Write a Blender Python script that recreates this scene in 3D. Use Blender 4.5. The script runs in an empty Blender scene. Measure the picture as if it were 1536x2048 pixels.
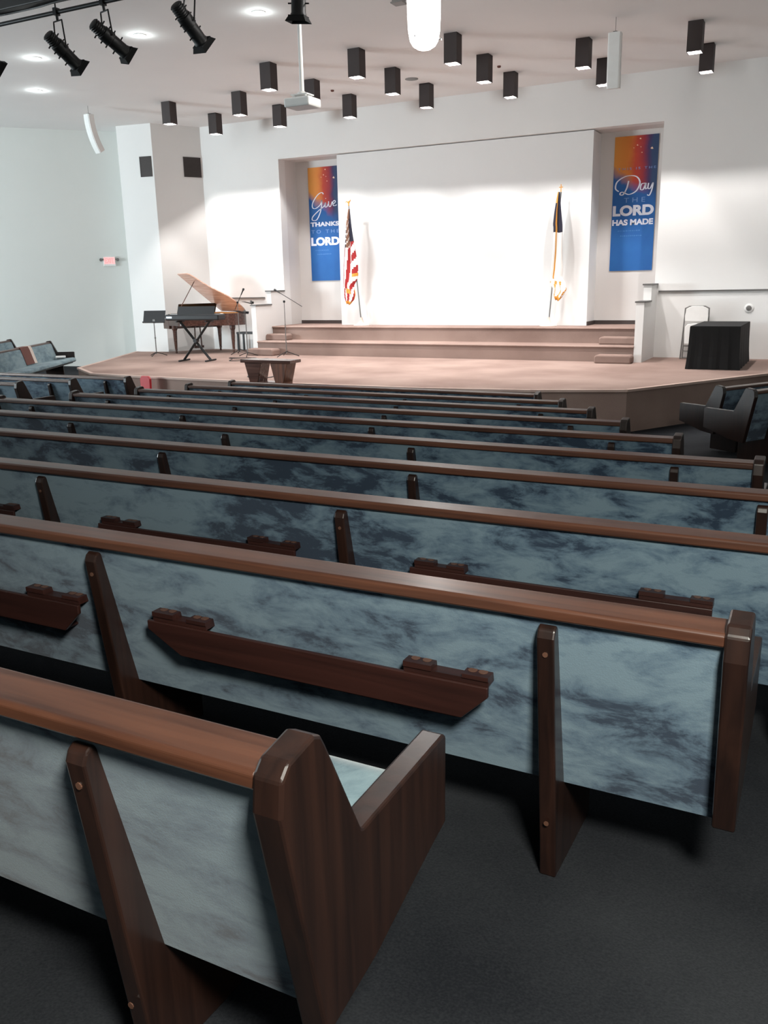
import bpy, bmesh, math, random
from mathutils import Vector, Matrix
random.seed(7)
C = bpy.context.scene.collection
S = 1.1                                        # metres per layout unit
def W(x, y, z): return Vector((x*S, y*S, z*S + 1.474))
def WZ(z): return z*S + 1.474

# ------------------------------------------------------------------ camera
cam_d = bpy.data.cameras.new('camera'); cam = bpy.data.objects.new('camera', cam_d); C.objects.link(cam)
yaw, pit, rol = math.radians(-27.3116), math.radians(14.8605), math.radians(-1.1923)
f = Vector((math.sin(yaw)*math.cos(pit), math.cos(yaw)*math.cos(pit), -math.sin(pit)))
r0 = Vector((math.cos(yaw), -math.sin(yaw), 0)); u0 = r0.cross(f)
r = r0*math.cos(rol) + u0*math.sin(rol); u = -r0*math.sin(rol) + u0*math.cos(rol)
M = Matrix.Identity(4)
for i in range(3):
    M[i][0], M[i][1], M[i][2] = r[i], u[i], -f[i]
M.translation = Vector((0, 0, 1.474))
M = Matrix.Translation(Vector((0, 0, 1.474))) @ Matrix(((r.x, u.x, -f.x, 0), (r.y, u.y, -f.y, 0), (r.z, u.z, -f.z, 0), (0, 0, 0, 1)))
cam.matrix_world = M
cam_d.sensor_fit = 'VERTICAL'; cam_d.sensor_height = 36.0; cam_d.lens = 1722.4/2048*36.0
cam_d.clip_start = 0.05; cam_d.clip_end = 200
sc = bpy.context.scene; sc.camera = cam
sc.view_settings.view_transform = 'Standard'; sc.view_settings.look = 'None'
sc.view_settings.gamma = 1.0; sc.view_settings.use_curve_mapping = False
sc.view_settings.exposure = 0.2

# ------------------------------------------------------------------ world and room light
wd = bpy.data.worlds.new('world'); sc.world = wd; wd.use_nodes = True
wd.node_tree.nodes['Background'].inputs[0].default_value = (0.8, 0.85, 0.9, 1)
wd.node_tree.nodes['Background'].inputs[1].default_value = 0.3
CAN_W, PEND_W, DAY_W, REAR_W, DL_W = 262, 50, 2050, 178, 4
def area(name, loc, aim, sx, sy, power, col):
    l = bpy.data.lights.new(name, 'AREA'); l.shape = 'RECTANGLE'; l.size = sx; l.size_y = sy
    l.energy = power; l.color = col
    o = bpy.data.objects.new(name, l); C.objects.link(o); o.location = loc
    o.rotation_euler = (Vector(aim) - Vector(loc)).to_track_quat('-Z', 'Y').to_euler()
    return o
area('assumed_daylight', W(-20.2, 3.0, 0.6), W(-14.5, 14, 0.5), 5.0, 2.6, DAY_W, (0.82, 0.93, 0.98))  # added area light for the cool light of the assumed, unseen window
area('assumed_rear_light', W(0.55, -0.05, 0.95), W(-0.4, 1.4, -1.0), 0.45, 0.45, REAR_W, (1.0, 0.98, 0.88))  # assumed lamp out of view, set close to brighten the nearest pews

# ------------------------------------------------------------------ materials
def lin(c):
    return tuple((v/255/12.92 if v <= 10 else ((v/255+0.055)/1.055)**2.4) for v in c) + (1,)
def newmat(name):
    m = bpy.data.materials.new(name); m.use_nodes = True
    nt = m.node_tree; return m, nt, nt.nodes['Principled BSDF']
def simple(name, rgb, rough=0.6, metal=0.0, var=0.06, scale=8.0, bump=0.0, emit=None, spec=0.5):
    m, nt, b = newmat(name); N, L = nt.nodes, nt.links
    tc = N.new('ShaderNodeTexCoord'); no = N.new('ShaderNodeTexNoise'); no.inputs['Scale'].default_value = scale
    no.inputs['Detail'].default_value = 5
    L.new(tc.outputs['Object'], no.inputs['Vector'])
    mx = N.new('ShaderNodeMix'); mx.data_type = 'RGBA'
    c = lin(rgb); mx.inputs[6].default_value = tuple(v*(1-var) for v in c[:3]) + (1,)
    mx.inputs[7].default_value = tuple(min(1, v*(1+var)) for v in c[:3]) + (1,)
    L.new(no.outputs['Fac'], mx.inputs[0]); L.new(mx.outputs[2], b.inputs['Base Color'])
    b.inputs['Roughness'].default_value = rough; b.inputs['Metallic'].default_value = metal
    b.inputs['Specular IOR Level'].default_value = spec
    if bump:
        bp = N.new('ShaderNodeBump'); bp.inputs['Strength'].default_value = bump; bp.inputs['Distance'].default_value = 0.01
        n2 = N.new('ShaderNodeTexNoise'); n2.inputs['Scale'].default_value = scale*12; n2.inputs['Detail'].default_value = 3
        L.new(tc.outputs['Object'], n2.inputs['Vector']); L.new(n2.outputs['Fac'], bp.inputs['Height'])
        L.new(bp.outputs['Normal'], b.inputs['Normal'])
    if emit:
        b.inputs['Emission Color'].default_value = tuple(emit[:3]) + (1,); b.inputs['Emission Strength'].default_value = emit[3]
    return m
def wood(name, dark, light, rough=0.28, axis=0, coat=0.4):
    m, nt, b = newmat(name); N, L = nt.nodes, nt.links
    tc = N.new('ShaderNodeTexCoord'); mp = N.new('ShaderNodeMapping')
    sc_ = [26, 26, 26]; sc_[axis] = 1.3; mp.inputs['Scale'].default_value = sc_
    inf = N.new('ShaderNodeObjectInfo'); ad = N.new('ShaderNodeVectorMath'); ad.operation = 'ADD'
    L.new(tc.outputs['Object'], ad.inputs[0]); L.new(inf.outputs['Location'], ad.inputs[1])
    L.new(ad.outputs[0], mp.inputs['Vector'])
    n1 = N.new('ShaderNodeTexNoise'); n1.inputs['Scale'].default_value = 1.0; n1.inputs['Detail'].default_value = 8; n1.inputs['Distortion'].default_value = 0.6
    L.new(mp.outputs[0], n1.inputs['Vector'])
    cr = N.new('ShaderNodeValToRGB'); cr.color_ramp.elements[0].position = 0.32; cr.color_ramp.elements[1].position = 0.7
    cr.color_ramp.elements[0].color = lin(dark); cr.color_ramp.elements[1].color = lin(light)
    L.new(n1.outputs['Fac'], cr.inputs[0]); L.new(cr.outputs[0], b.inputs['Base Color'])
    b.inputs['Roughness'].default_value = rough; b.inputs['Coat Weight'].default_value = coat; b.inputs['Coat Roughness'].default_value = 0.18
    bp = N.new('ShaderNodeBump'); bp.inputs['Strength'].default_value = 0.12; bp.inputs['Distance'].default_value = 0.004
    L.new(n1.outputs['Fac'], bp.inputs['Height']); L.new(bp.outputs['Normal'], b.inputs['Normal'])
    return m
def velvet(name, cols, stretch=(1.5, 1.5, 3.6)):
    m, nt, b = newmat(name); N, L = nt.nodes, nt.links
    tc = N.new('ShaderNodeTexCoord'); inf = N.new('ShaderNodeObjectInfo')
    ad = N.new('ShaderNodeVectorMath'); ad.operation = 'ADD'
    L.new(tc.outputs['Object'], ad.inputs[0]); L.new(inf.outputs['Location'], ad.inputs[1])
    mp = N.new('ShaderNodeMapping'); mp.inputs['Scale'].default_value = stretch; mp.inputs['Rotation'].default_value = (0, math.radians(14), 0)
    L.new(ad.outputs[0], mp.inputs['Vector'])
    n1 = N.new('ShaderNodeTexNoise'); n1.inputs['Scale'].default_value = 3.0; n1.inputs['Detail'].default_value = 9
    n1.inputs['Roughness'].default_value = 0.68; n1.inputs['Distortion'].default_value = 0.35
    L.new(mp.outputs[0], n1.inputs['Vector'])
    n2 = N.new('ShaderNodeTexNoise'); n2.inputs['Scale'].default_value = 0.8; n2.inputs['Detail'].default_value = 2
    L.new(mp.outputs[0], n2.inputs['Vector'])
    ma = N.new('ShaderNodeMath'); ma.operation = 'MULTIPLY_ADD'; ma.inputs[1].default_value = 0.55
    L.new(n2.outputs['Fac'], ma.inputs[0]); L.new(n1.outputs['Fac'], ma.inputs[2])
    cr = N.new('ShaderNodeValToRGB'); el = cr.color_ramp.elements
    el[0].position = 0.66; el[1].position = 0.88
    el[0].color = lin(cols[0]); el[1].color = lin(cols[2]); e = el.new(0.75); e.color = lin(cols[1])
    L.new(ma.outputs[0], cr.inputs[0]); L.new(cr.outputs[0], b.inputs['Base Color'])
    b.inputs['Roughness'].default_value = 0.85; b.inputs['Sheen Weight'].default_value = 0.25; b.inputs['Specular IOR Level'].default_value = 0.15
    n3 = N.new('ShaderNodeTexNoise'); n3.inputs['Scale'].default_value = 240; L.new(tc.outputs['Object'], n3.inputs['Vector'])
    bp = N.new('ShaderNodeBump'); bp.inputs['Strength'].default_value = 0.25; bp.inputs['Distance'].default_value = 0.003
    L.new(n3.outputs['Fac'], bp.inputs['Height']); L.new(bp.outputs['Normal'], b.inputs['Normal'])
    return m
def carpet(name, a, bb, blotch=1.2):
    m, nt, b = newmat(name); N, L = nt.nodes, nt.links
    tc = N.new('ShaderNodeTexCoord')
    n1 = N.new('ShaderNodeTexNoise'); n1.inputs['Scale'].default_value = blotch; n1.inputs['Detail'].default_value = 4
    n2 = N.new('ShaderNodeTexNoise'); n2.inputs['Scale'].default_value = 150; n2.inputs['Detail'].default_value = 2
    for n in (n1, n2): L.new(tc.outputs['Object'], n.inputs['Vector'])
    ad = N.new('ShaderNodeMath'); ad.operation = 'MULTIPLY_ADD'; ad.inputs[1].default_value = 0.35
    L.new(n2.outputs['Fac'], ad.inputs[0]); L.new(n1.outputs['Fac'], ad.inputs[2])
    cr = N.new('ShaderNodeValToRGB'); cr.color_ramp.elements[0].position = 0.5; cr.color_ramp.elements[1].position = 0.85
    cr.color_ramp.elements[0].color = lin(a); cr.color_ramp.elements[1].color = lin(bb)
    L.new(ad.outputs[0], cr.inputs[0]); L.new(cr.outputs[0], b.inputs['Base Color'])
    b.inputs['Roughness'].default_value = 0.95; b.inputs['Specular IOR Level'].default_value = 0.1
    bp = N.new('ShaderNodeBump'); bp.inputs['Strength'].default_value = 0.4; bp.inputs['Distance'].default_value = 0.004
    L.new(n2.outputs['Fac'], bp.inputs['Height']); L.new(bp.outputs['Normal'], b.inputs['Normal'])
    return m
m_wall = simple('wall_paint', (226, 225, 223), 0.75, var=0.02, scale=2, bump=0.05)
m_wall_side = simple('side_wall_daylight_tint', (214, 216, 212), 0.75, var=0.02, scale=2, bump=0.05)  # white wall, the daylight's grey-green cast is put into its colour
m_ceil = simple('ceiling_paint', (228, 227, 226), 0.8, var=0.02, scale=1.5, bump=0.06)
m_floor = carpet('charcoal_carpet', (24, 26, 30), (46, 48, 51), 1.0)
m_stage = carpet('stage_carpet', (130, 109, 101), (154, 133, 124), 0.8)
m_nose = carpet('stage_nosing_carpet', (180, 156, 146), (196, 174, 164), 0.8)
m_rail = wood('walnut_rail', (54, 31, 22), (90, 56, 40), 0.38, 0, 0.08)
m_woodv = wood('walnut_upright', (26, 15, 12), (42, 25, 19), 0.34, 2, 0.2)
m_woody = wood('walnut_arm', (44, 26, 19), (80, 52, 40), 0.30, 1)
m_rack = wood('walnut_rack', (34, 16, 13), (52, 27, 22), 0.42, 0, 0.15)
m_fab = velvet('blue_velvet', ((36, 51, 68), (77, 97, 113), (101, 121, 133)))
m_seat = velvet('blue_velvet_seat', ((88, 110, 120), (108, 130, 138), (124, 144, 150)))
m_black = simple('black_metal', (22, 22, 23), 0.45, 0.3)
m_blackp = simple('black_plastic', (26, 26, 28), 0.5)
m_can = simple('brown_black_can', (52, 43, 42), 0.7)
m_white = simple('white_plastic', (232, 232, 230), 0.4)
m_refl = simple('can_reflector', (96, 92, 90), 0.5, 0.3)
m_cloth = simple('black_cloth', (8, 8, 9), 0.95, var=0.2, scale=5)
m_chrome = simple('chrome', (190, 190, 192), 0.25, 1.0)
m_pole = simple('silver_pole', (150, 148, 146), 0.3, 0.9)
m_darktrim = simple('dark_trim', (62, 52, 50), 0.6)
m_cap = simple('grey_cap', (92, 90, 88), 0.5)
m_gold = simple('gold_fringe', (214, 150, 62), 0.5, 0.2)
m_tan = simple('tan_cloth', (142, 104, 84), 0.8)
m_navy = simple('navy_cloth', (34, 34, 52), 0.8)
m_red = simple('red_cloth', (160, 34, 36), 0.8)
m_wcloth = simple('white_cloth', (236, 232, 228), 0.8)
m_piano = wood('piano_mahogany', (60, 36, 30), (98, 66, 56), 0.2, 0, 0.7)
m_lid = wood('piano_lid', (186, 138, 116), (216, 176, 156), 0.25, 0, 0.5)
m_ptable_lit = wood('table_wood_lit', (74, 44, 32), (128, 78, 54), 0.35, 2)
m_glow = simple('globe_glass', (250, 248, 240), 0.3, emit=(1.0, 0.97, 0.92, 9.0))
m_bulb = simple('can_bulb', (255, 250, 240), 0.3, emit=(1.0, 0.95, 0.88, 14.0))
m_dl = simple('downlight_lens', (255, 255, 255), 0.3, emit=(0.95, 1.0, 1.0, 1.6))
m_exit = simple('exit_letters', (255, 60, 60), 0.5, emit=(1.0, 0.12, 0.12, 3.0))
m_exitp = simple('exit_panel', (240, 170, 168), 0.5, emit=(1.0, 0.30, 0.30, 0.9))
m_grey = simple('grey_metal', (120, 118, 116), 0.5, 0.4)
m_vent = simple('vent_grille', (62, 56, 54), 0.7)
m_brown = simple('brown_cloth', (104, 66, 58), 0.9)
m_cream = simple('cream_cloth', (206, 192, 182), 0.9)
m_redp = simple('red_plastic', (176, 36, 44), 0.5)
m_keys = simple('ivory_keys', (230, 228, 222), 0.3)
m_hole = simple('hole_dark', (16, 11, 10), 0.8)
m_screw = simple('wood_plug', (84, 58, 46), 0.4)
m_letter = simple('banner_letter', (226, 228, 240), 0.6)
m_letter2 = simple('banner_letter_soft', (120, 150, 200), 0.6)
m_letter3 = simple('banner_letter_faint', (70, 118, 178), 0.6)

# ------------------------------------------------------------------ mesh helpers
class MB:
    def __init__(s): s.v = []; s.f = []; s.m = []
    def add(s, vs, fs, mi=0):
        n = len(s.v); s.v += [tuple(v) for v in vs]; s.f += [tuple(i+n for i in q) for q in fs]; s.m += [mi]*len(fs); return s
    def box(s, x0, x1, y0, y1, z0, z1, mi=0):
        vs = [(x, y, z) for z in (z0, z1) for x, y in ((x0, y0), (x1, y0), (x1, y1), (x0, y1))]
        return s.add(vs, [(3, 2, 1, 0), (4, 5, 6, 7), (0, 1, 5, 4), (1, 2, 6, 5), (2, 3, 7, 6), (3, 0, 4, 7)], mi)
    def prism(s, pts, a, b, axis='x', mi=0):
        # pts polygon in the plane normal to axis; axis x: (y,z), y: (x,z), z: (x,y)
        def mk(p, t):
            return {'x': (t, p[0], p[1]), 'y': (p[0], t, p[1]), 'z': (p[0], p[1], t)}[axis]
        n = len(pts)
        ar = sum(pts[i][0]*pts[(i+1) % n][1] - pts[(i+1) % n][0]*pts[i][1] for i in range(n))
        if (ar < 0) != (axis == 'y'): pts = pts[::-1]
        if a > b: a, b = b, a
        vs = [mk(p, a) for p in pts] + [mk(p, b) for p in pts]
        fs = [tuple(range(n))[::-1], tuple(range(n, 2*n))] + [(i, (i+1) % n, n+(i+1) % n, n+i) for i in range(n)]
        return s.add(vs, fs, mi)
    def tube(s, pts, rad, seg=10, mi=0, caps=True):
        pts = [Vector(p) for p in pts]; n = len(pts)
        if not hasattr(rad, '__len__'): rad = [rad]*n
        base = len(s.v); up = None; vs = []; fs = []
        for i, p in enumerate(pts):
            t = (pts[min(i+1, n-1)] - pts[max(i-1, 0)]).normalized()
            if up is None: up = Vector((0, 0, 1)) if abs(t.z) < 0.9 else Vector((1, 0, 0))
            a = t.cross(up)
            if a.length < 1e-5: a = t.cross(Vector((0, 1, 0.01)))
            a.normalize(); b = a.cross(t).normalized(); up = b
            for k in range(seg):
                an = 2*math.pi*k/seg; vs.append(p + (a*math.cos(an) + b*math.sin(an))*rad[i])
        for i in range(n-1):
            for k in range(seg):
                k2 = (k+1) % seg; fs.append((i*seg+k, i*seg+k2, (i+1)*seg+k2, (i+1)*seg+k))
        if caps: fs.append(tuple(range(seg))[::-1]); fs.append(tuple(range((n-1)*seg, n*seg)))
        return s.add(vs, fs, mi)
    def lathe(s, prof, cx=0, cy=0, seg=24, mi=0, cz=0, caps=True):
        vs = []; fs = []; n = len(prof)
        for rr, z in prof:
            for k in range(seg):
                an = 2*math.pi*k/seg; vs.append((cx+rr*math.cos(an), cy+rr*math.sin(an), cz+z))
        for i in range(n-1):
            for k in range(seg):
                k2 = (k+1) % seg; fs.append((i*seg+k, i*seg+k2, (i+1)*seg+k2, (i+1)*seg+k))
        if caps: fs.append(tuple(range(seg))[::-1]); fs.append(tuple(range((n-1)*seg, n*seg)))
        return s.add(vs, fs, mi)
    def build(s, name, mats, parent=None, loc=None, smooth=False, bevel=0.0, rot=None):
        me = bpy.data.meshes.new(name); me.from_pydata(s.v, [], s.f)
        if not isinstance(mats, (list, tuple)): mats = [mats]
        for m in mats: me.materials.append(m)
        me.polygons.foreach_set('material_index', s.m)
        if smooth: me.polygons.foreach_set('use_smooth', [True]*len(me.polygons))
        me.update()
        bm = bmesh.new(); bm.from_mesh(me); bmesh.ops.recalc_face_normals(bm, faces=bm.faces); bm.to_mesh(me); bm.free()
        o = bpy.data.objects.new(name, me); C.objects.link(o)
        if parent: o.parent = parent
        if loc is not None: o.location = loc
        if rot is not None: o.rotation_euler = rot
        if bevel:
            b = o.modifiers.new('bevel', 'BEVEL'); b.width = bevel; b.segments = 2; b.limit_method = 'ANGLE'; b.angle_limit = math.radians(35)
        if smooth and bevel == 0:
            try: me.set_sharp_from_angle(angle=math.radians(40))
            except Exception: pass
        return o
def empty(name, loc, rz=0):
    o = bpy.data.objects.new(name, None); C.objects.link(o); o.location = loc; o.rotation_euler = (0, 0, rz); o.empty_display_size = 0.1
    return o
def tag(o, label, cat, group=None, kind=None):
    o['label'] = label; o['category'] = cat
    if group: o['group'] = group
    if kind: o['kind'] = kind
    return o
def struct(o): o['kind'] = 'structure'; return o
def P2(pts): return [(x*S, y*S) for x, y in pts]

# ------------------------------------------------------------------ the room shell
def floor_z(x, y):                                  # layout units
    z = max(-2.03, -1.34 - 0.0676*y)
    pr = -1.90 + 0.0676*((x+0.96)*0.84 - (y-9.8)*0.54) - 0.15*max(0, -1.3-x)
    pl = -1.80 + 0.0676*(-(x+14.73)*0.87 - (y-13.2)*0.49) - 0.15*max(0, x+13.9)
    return max(z, pr, pl)
b = MB(); nx, ny = 120, 100; X0, X1, Y0, Y1 = -21.5, 7.5, -4.0, 17.4
for j in range(ny+1):
    for i in range(nx+1):
        x = X0+(X1-X0)*i/nx; y = Y0+(Y1-Y0)*j/ny
        b.v.append(tuple(W(x, y, floor_z(x, y))))
for j in range(ny):
    for i in range(nx):
        a = j*(nx+1)+i; b.f.append((a, a+1, a+nx+2, a+nx+1)); b.m.append(0)
struct(b.build('floor', m_floor, smooth=True))
ZC = 3.52
b = MB(); b.box(-21.6*S, 7.6*S, -4.1*S, 18.2*S, WZ(ZC), WZ(ZC)+0.2); struct(b.build('ceiling', m_ceil))
ZT = WZ(ZC)+0.02
CX = -7.05
def mir(x): return 2*CX - x
ZB = WZ(-2.5)
# back facade with the wide opening
b = MB()
b.box(-13.4*S, -11.21*S, 17.0*S, 17.25*S, ZB, ZT); b.box(-3.03*S, 0.9*S, 17.0*S, 17.25*S, ZB, ZT)
b.box(-11.21*S, -3.03*S, 17.0*S, 17.25*S, WZ(2.68), ZT)
struct(b.build('wall_back', m_wall))
b = MB(); b.box(-11.4*S, -2.9*S, 17.7*S, 17.9*S, ZB, ZT); b.box(-11.4*S, -11.21*S, 17.25*S, 17.7*S, ZB, ZT); b.box(-3.03*S, -2.9*S, 17.25*S, 17.7*S, ZB, ZT)
b.box(-11.21*S, -3.03*S, 17.25*S, 17.7*S, WZ(2.68), ZT)
struct(b.build('wall_niche', simple('niche_paint', (212, 208, 205), 0.75, var=0.02, scale=2)))
b = MB(); b.box(-9.79*S, -4.30*S, 17.1*S, 17.7*S, WZ(-0.9), WZ(2.665)); struct(b.build('wall_screen', simple('screen_paint', (226, 226, 225), 0.8, var=0.01)))
b = MB(); b.box(-11.21*S, -9.79*S, 17.675*S, 17.7*S, WZ(-0.88), WZ(-0.80)); struct(b.build('baseboard_left', m_darktrim))
b = MB(); b.box(-4.30*S, -3.03*S, 17.675*S, 17.7*S, WZ(-0.88), WZ(-0.80)); b.box(-4.30*S, -4.28*S, 17.1*S, 17.68*S, WZ(-0.88), WZ(-0.80)); struct(b.build('baseboard_right', m_darktrim))
# corner pillars and the splayed side walls
pil = [(-14.75, 15.87), (-13.87, 16.0), (-13.29, 17.02), (-13.29, 17.5), (-16.2, 17.5), (-15.25, 16.42)]
b = MB(); b.prism(P2(pil), ZB, ZT, 'z'); struct(b.build('wall_corner_left', m_wall))
b = MB(); b.prism(P2([(mir(x), y) for x, y in pil]), ZB, ZT, 'z'); struct(b.build('wall_corner_right', m_wall))
wl = [(-15.1, 16.568), (-21.3, 9.617), (-21.6, 9.85), (-15.4, 16.95)]
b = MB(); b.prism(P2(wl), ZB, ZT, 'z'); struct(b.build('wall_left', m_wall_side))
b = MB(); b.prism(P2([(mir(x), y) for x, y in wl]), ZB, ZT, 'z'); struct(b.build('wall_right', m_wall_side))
b = MB(); b.box(-21.6*S, -21.3*S, -4.1*S, 0.2*S, ZB, ZT); b.box(-21.6*S, -21.3*S, 5.8*S, 9.9*S, ZB, ZT)
b.box(-21.6*S, -21.3*S, 0.2*S, 5.8*S, ZB, WZ(-0.7)); b.box(-21.6*S, -21.3*S, 0.2*S, 5.8*S, WZ(1.9), ZT)  # opening left for the assumed window
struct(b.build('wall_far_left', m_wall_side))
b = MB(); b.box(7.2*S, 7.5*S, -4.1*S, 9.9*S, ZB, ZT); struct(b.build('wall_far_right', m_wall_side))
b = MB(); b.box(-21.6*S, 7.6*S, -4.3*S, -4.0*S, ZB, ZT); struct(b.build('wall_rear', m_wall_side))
fr = empty('assumed_window_1', W(-21.4, 3.0, -0.7)); struct(fr)  # unseen window, assumed from the cool light on the left walls
b = MB()
for y in (-3.05, -1.03, 0.98, 3.0): b.box(-0.06, 0.06, y, y+0.07, 0, 2.86)
b.box(-0.06, 0.06, -3.05, 3.07, 0, 0.07); b.box(-0.06, 0.06, -3.05, 3.07, 2.79, 2.86)
b.build('assumed_window_frame', m_white, fr)
b = MB(); b.box(-0.01, 0.01, -3.0, 3.0, 0.05, 2.8)
mg, ntg, bg = newmat('assumed_window_glass'); bg.inputs['Transmission Weight'].default_value = 1; bg.inputs['Roughness'].default_value = 0; bg.inputs['Base Color'].default_value = (0.95, 1, 1, 1)
b.build('assumed_window_pane', mg, fr)

# ------------------------------------------------------------------ stage, steps, newels
front = [(-14.75, 15.87), (-13.6, 13.7), (-12.85, 12.2), (-11.75, 11.45), (-10.6, 11.33), (-9.2, 11.24), (-7.2, 11.15), (-5.1, 11.2), (-3.6, 11.42), (-2.39, 11.82), (-0.82, 14.5), (mir(-14.75), 15.87)]
poly = front + [(mir(-14.75), 17.3), (-14.75, 17.3)]
b = MB(); b.prism(P2(poly), ZB, WZ(-1.45), 'z')
struct(b.build('floor_stage', m_stage))
b = MB()
def strip(bm, pts, w, z0, z1):
    for i in range(len(pts)-1):
        a = Vector((pts[i][0]*S, pts[i][1]*S, 0)); c = Vector((pts[i+1][0]*S, pts[i+1][1]*S, 0)); d = (c-a).normalized(); n = Vector((d.y, -d.x, 0))
        a2 = a - d*0.004; c2 = c + d*0.004
        q = [a2+n*w, c2+n*w, c2-n*0.05, a2-n*0.05]
        bm.prism([(v.x, v.y) for v in q], z0, z1, 'z')
strip(b, front[:-1], 0.025, WZ(-1.45)-0.03, WZ(-1.45)+0.006)
struct(b.build('trim_1', m_nose))
def steps(name, x0, x1, y0, y1, z0, z1, mat=m_stage):
    bb = MB(); bb.box(x0*S, x1*S, y0*S, y1*S, WZ(z0), WZ(z1)-0.045)
    # rounded carpet nosing
    yn, zt = y0*S, WZ(z1); prof = [(y1*S, zt-0.045), (y1*S, zt), (yn+0.0, zt), (yn-0.022, zt-0.006), (yn-0.034, zt-0.022), (yn-0.022, zt-0.039), (yn, zt-0.045)]
    bb.prism(prof, x0*S, x1*S, 'x')
    o = bb.build(name, mat); return struct(o)
steps('floor_step', -11.209, -3.121, 15.842, 17.1, -1.47, -1.165)
steps('floor_platform', -11.209, -3.121, 16.45, 17.7, -1.17, -0.875)
def half_step(lab, x0, x1, y0, y1, z0, z1):
    w, d, h = (x1-x0)*S, (y1-y0)*S, (z1-z0)*S; r_ = 0.045
    e = MB(); prof = [(-w/2, 0), (w/2, 0), (w/2, h-r_), (w/2-0.013, h-0.013), (w/2-r_, h), (-w/2+r_, h), (-w/2+0.013, h-0.013), (-w/2, h-r_)]
    e.prism(prof, 0, d, 'y')
    o = e.build('half_step', m_stage, loc=W((x0+x1)/2, y0, z0), bevel=0.025); tag(o, lab, 'step', 'carpeted half steps at the ends of the stage stairs')
half_step('carpeted half step on the stage floor by the left newel', -11.27, -10.60, 15.50, 15.80, -1.45, -1.305)
half_step('carpeted half step on the lower tread near the left newel', -11.20, -10.66, 16.14, 16.41, -1.165, -1.03)
half_step('carpeted half step on the stage floor by the right newel', -3.74, -3.10, 15.50, 15.80, -1.45, -1.305)
half_step('carpeted half step on the lower tread near the right newel', -3.82, -3.13, 16.14, 16.41, -1.165, -1.03)
def newel(xa, xb, lab):
    t = empty('stair_newel', W((xa+xb)/2, 15.84, -1.45)); w = abs(xb-xa)*S/2
    bb = MB(); bb.box(-w, w, 0, 1.16*S, 0, 1.06*S-0.03); bb.box(-w, w, 0.61*S, 1.16*S, 1.06*S-0.03, 1.35*S-0.03); bb.build('side_wall', m_wall, t)
    bb = MB(); bb.box(-w-0.02, w+0.02, -0.02, 0.61*S, 1.06*S-0.03, 1.06*S); bb.build('cap', m_cap, t)
    bb = MB(); bb.box(-w-0.02, w+0.02, 0.61*S-0.03, 1.155*S, 1.35*S-0.03, 1.35*S); bb.build('cap', m_cap, t)
    tag(t, lab, 'stair wall', 'stepped white stair walls')
newel(-11.33, -11.21, 'stepped white stair wall with dark caps left of the stage steps')
newel(-3.12, -2.98, 'stepped white stair wall with dark caps right of the stage steps')
b = MB(); b.box(-13.30*S, -11.75*S, 16.97*S, 17.0*S, WZ(-0.275), WZ(-0.25)); struct(b.build('trim_2', m_cap))
b = MB(); b.box(-2.95*S, 0.0*S, 16.97*S, 17.0*S, WZ(-0.255), WZ(-0.23)); struct(b.build('trim_3', m_cap))

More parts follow.
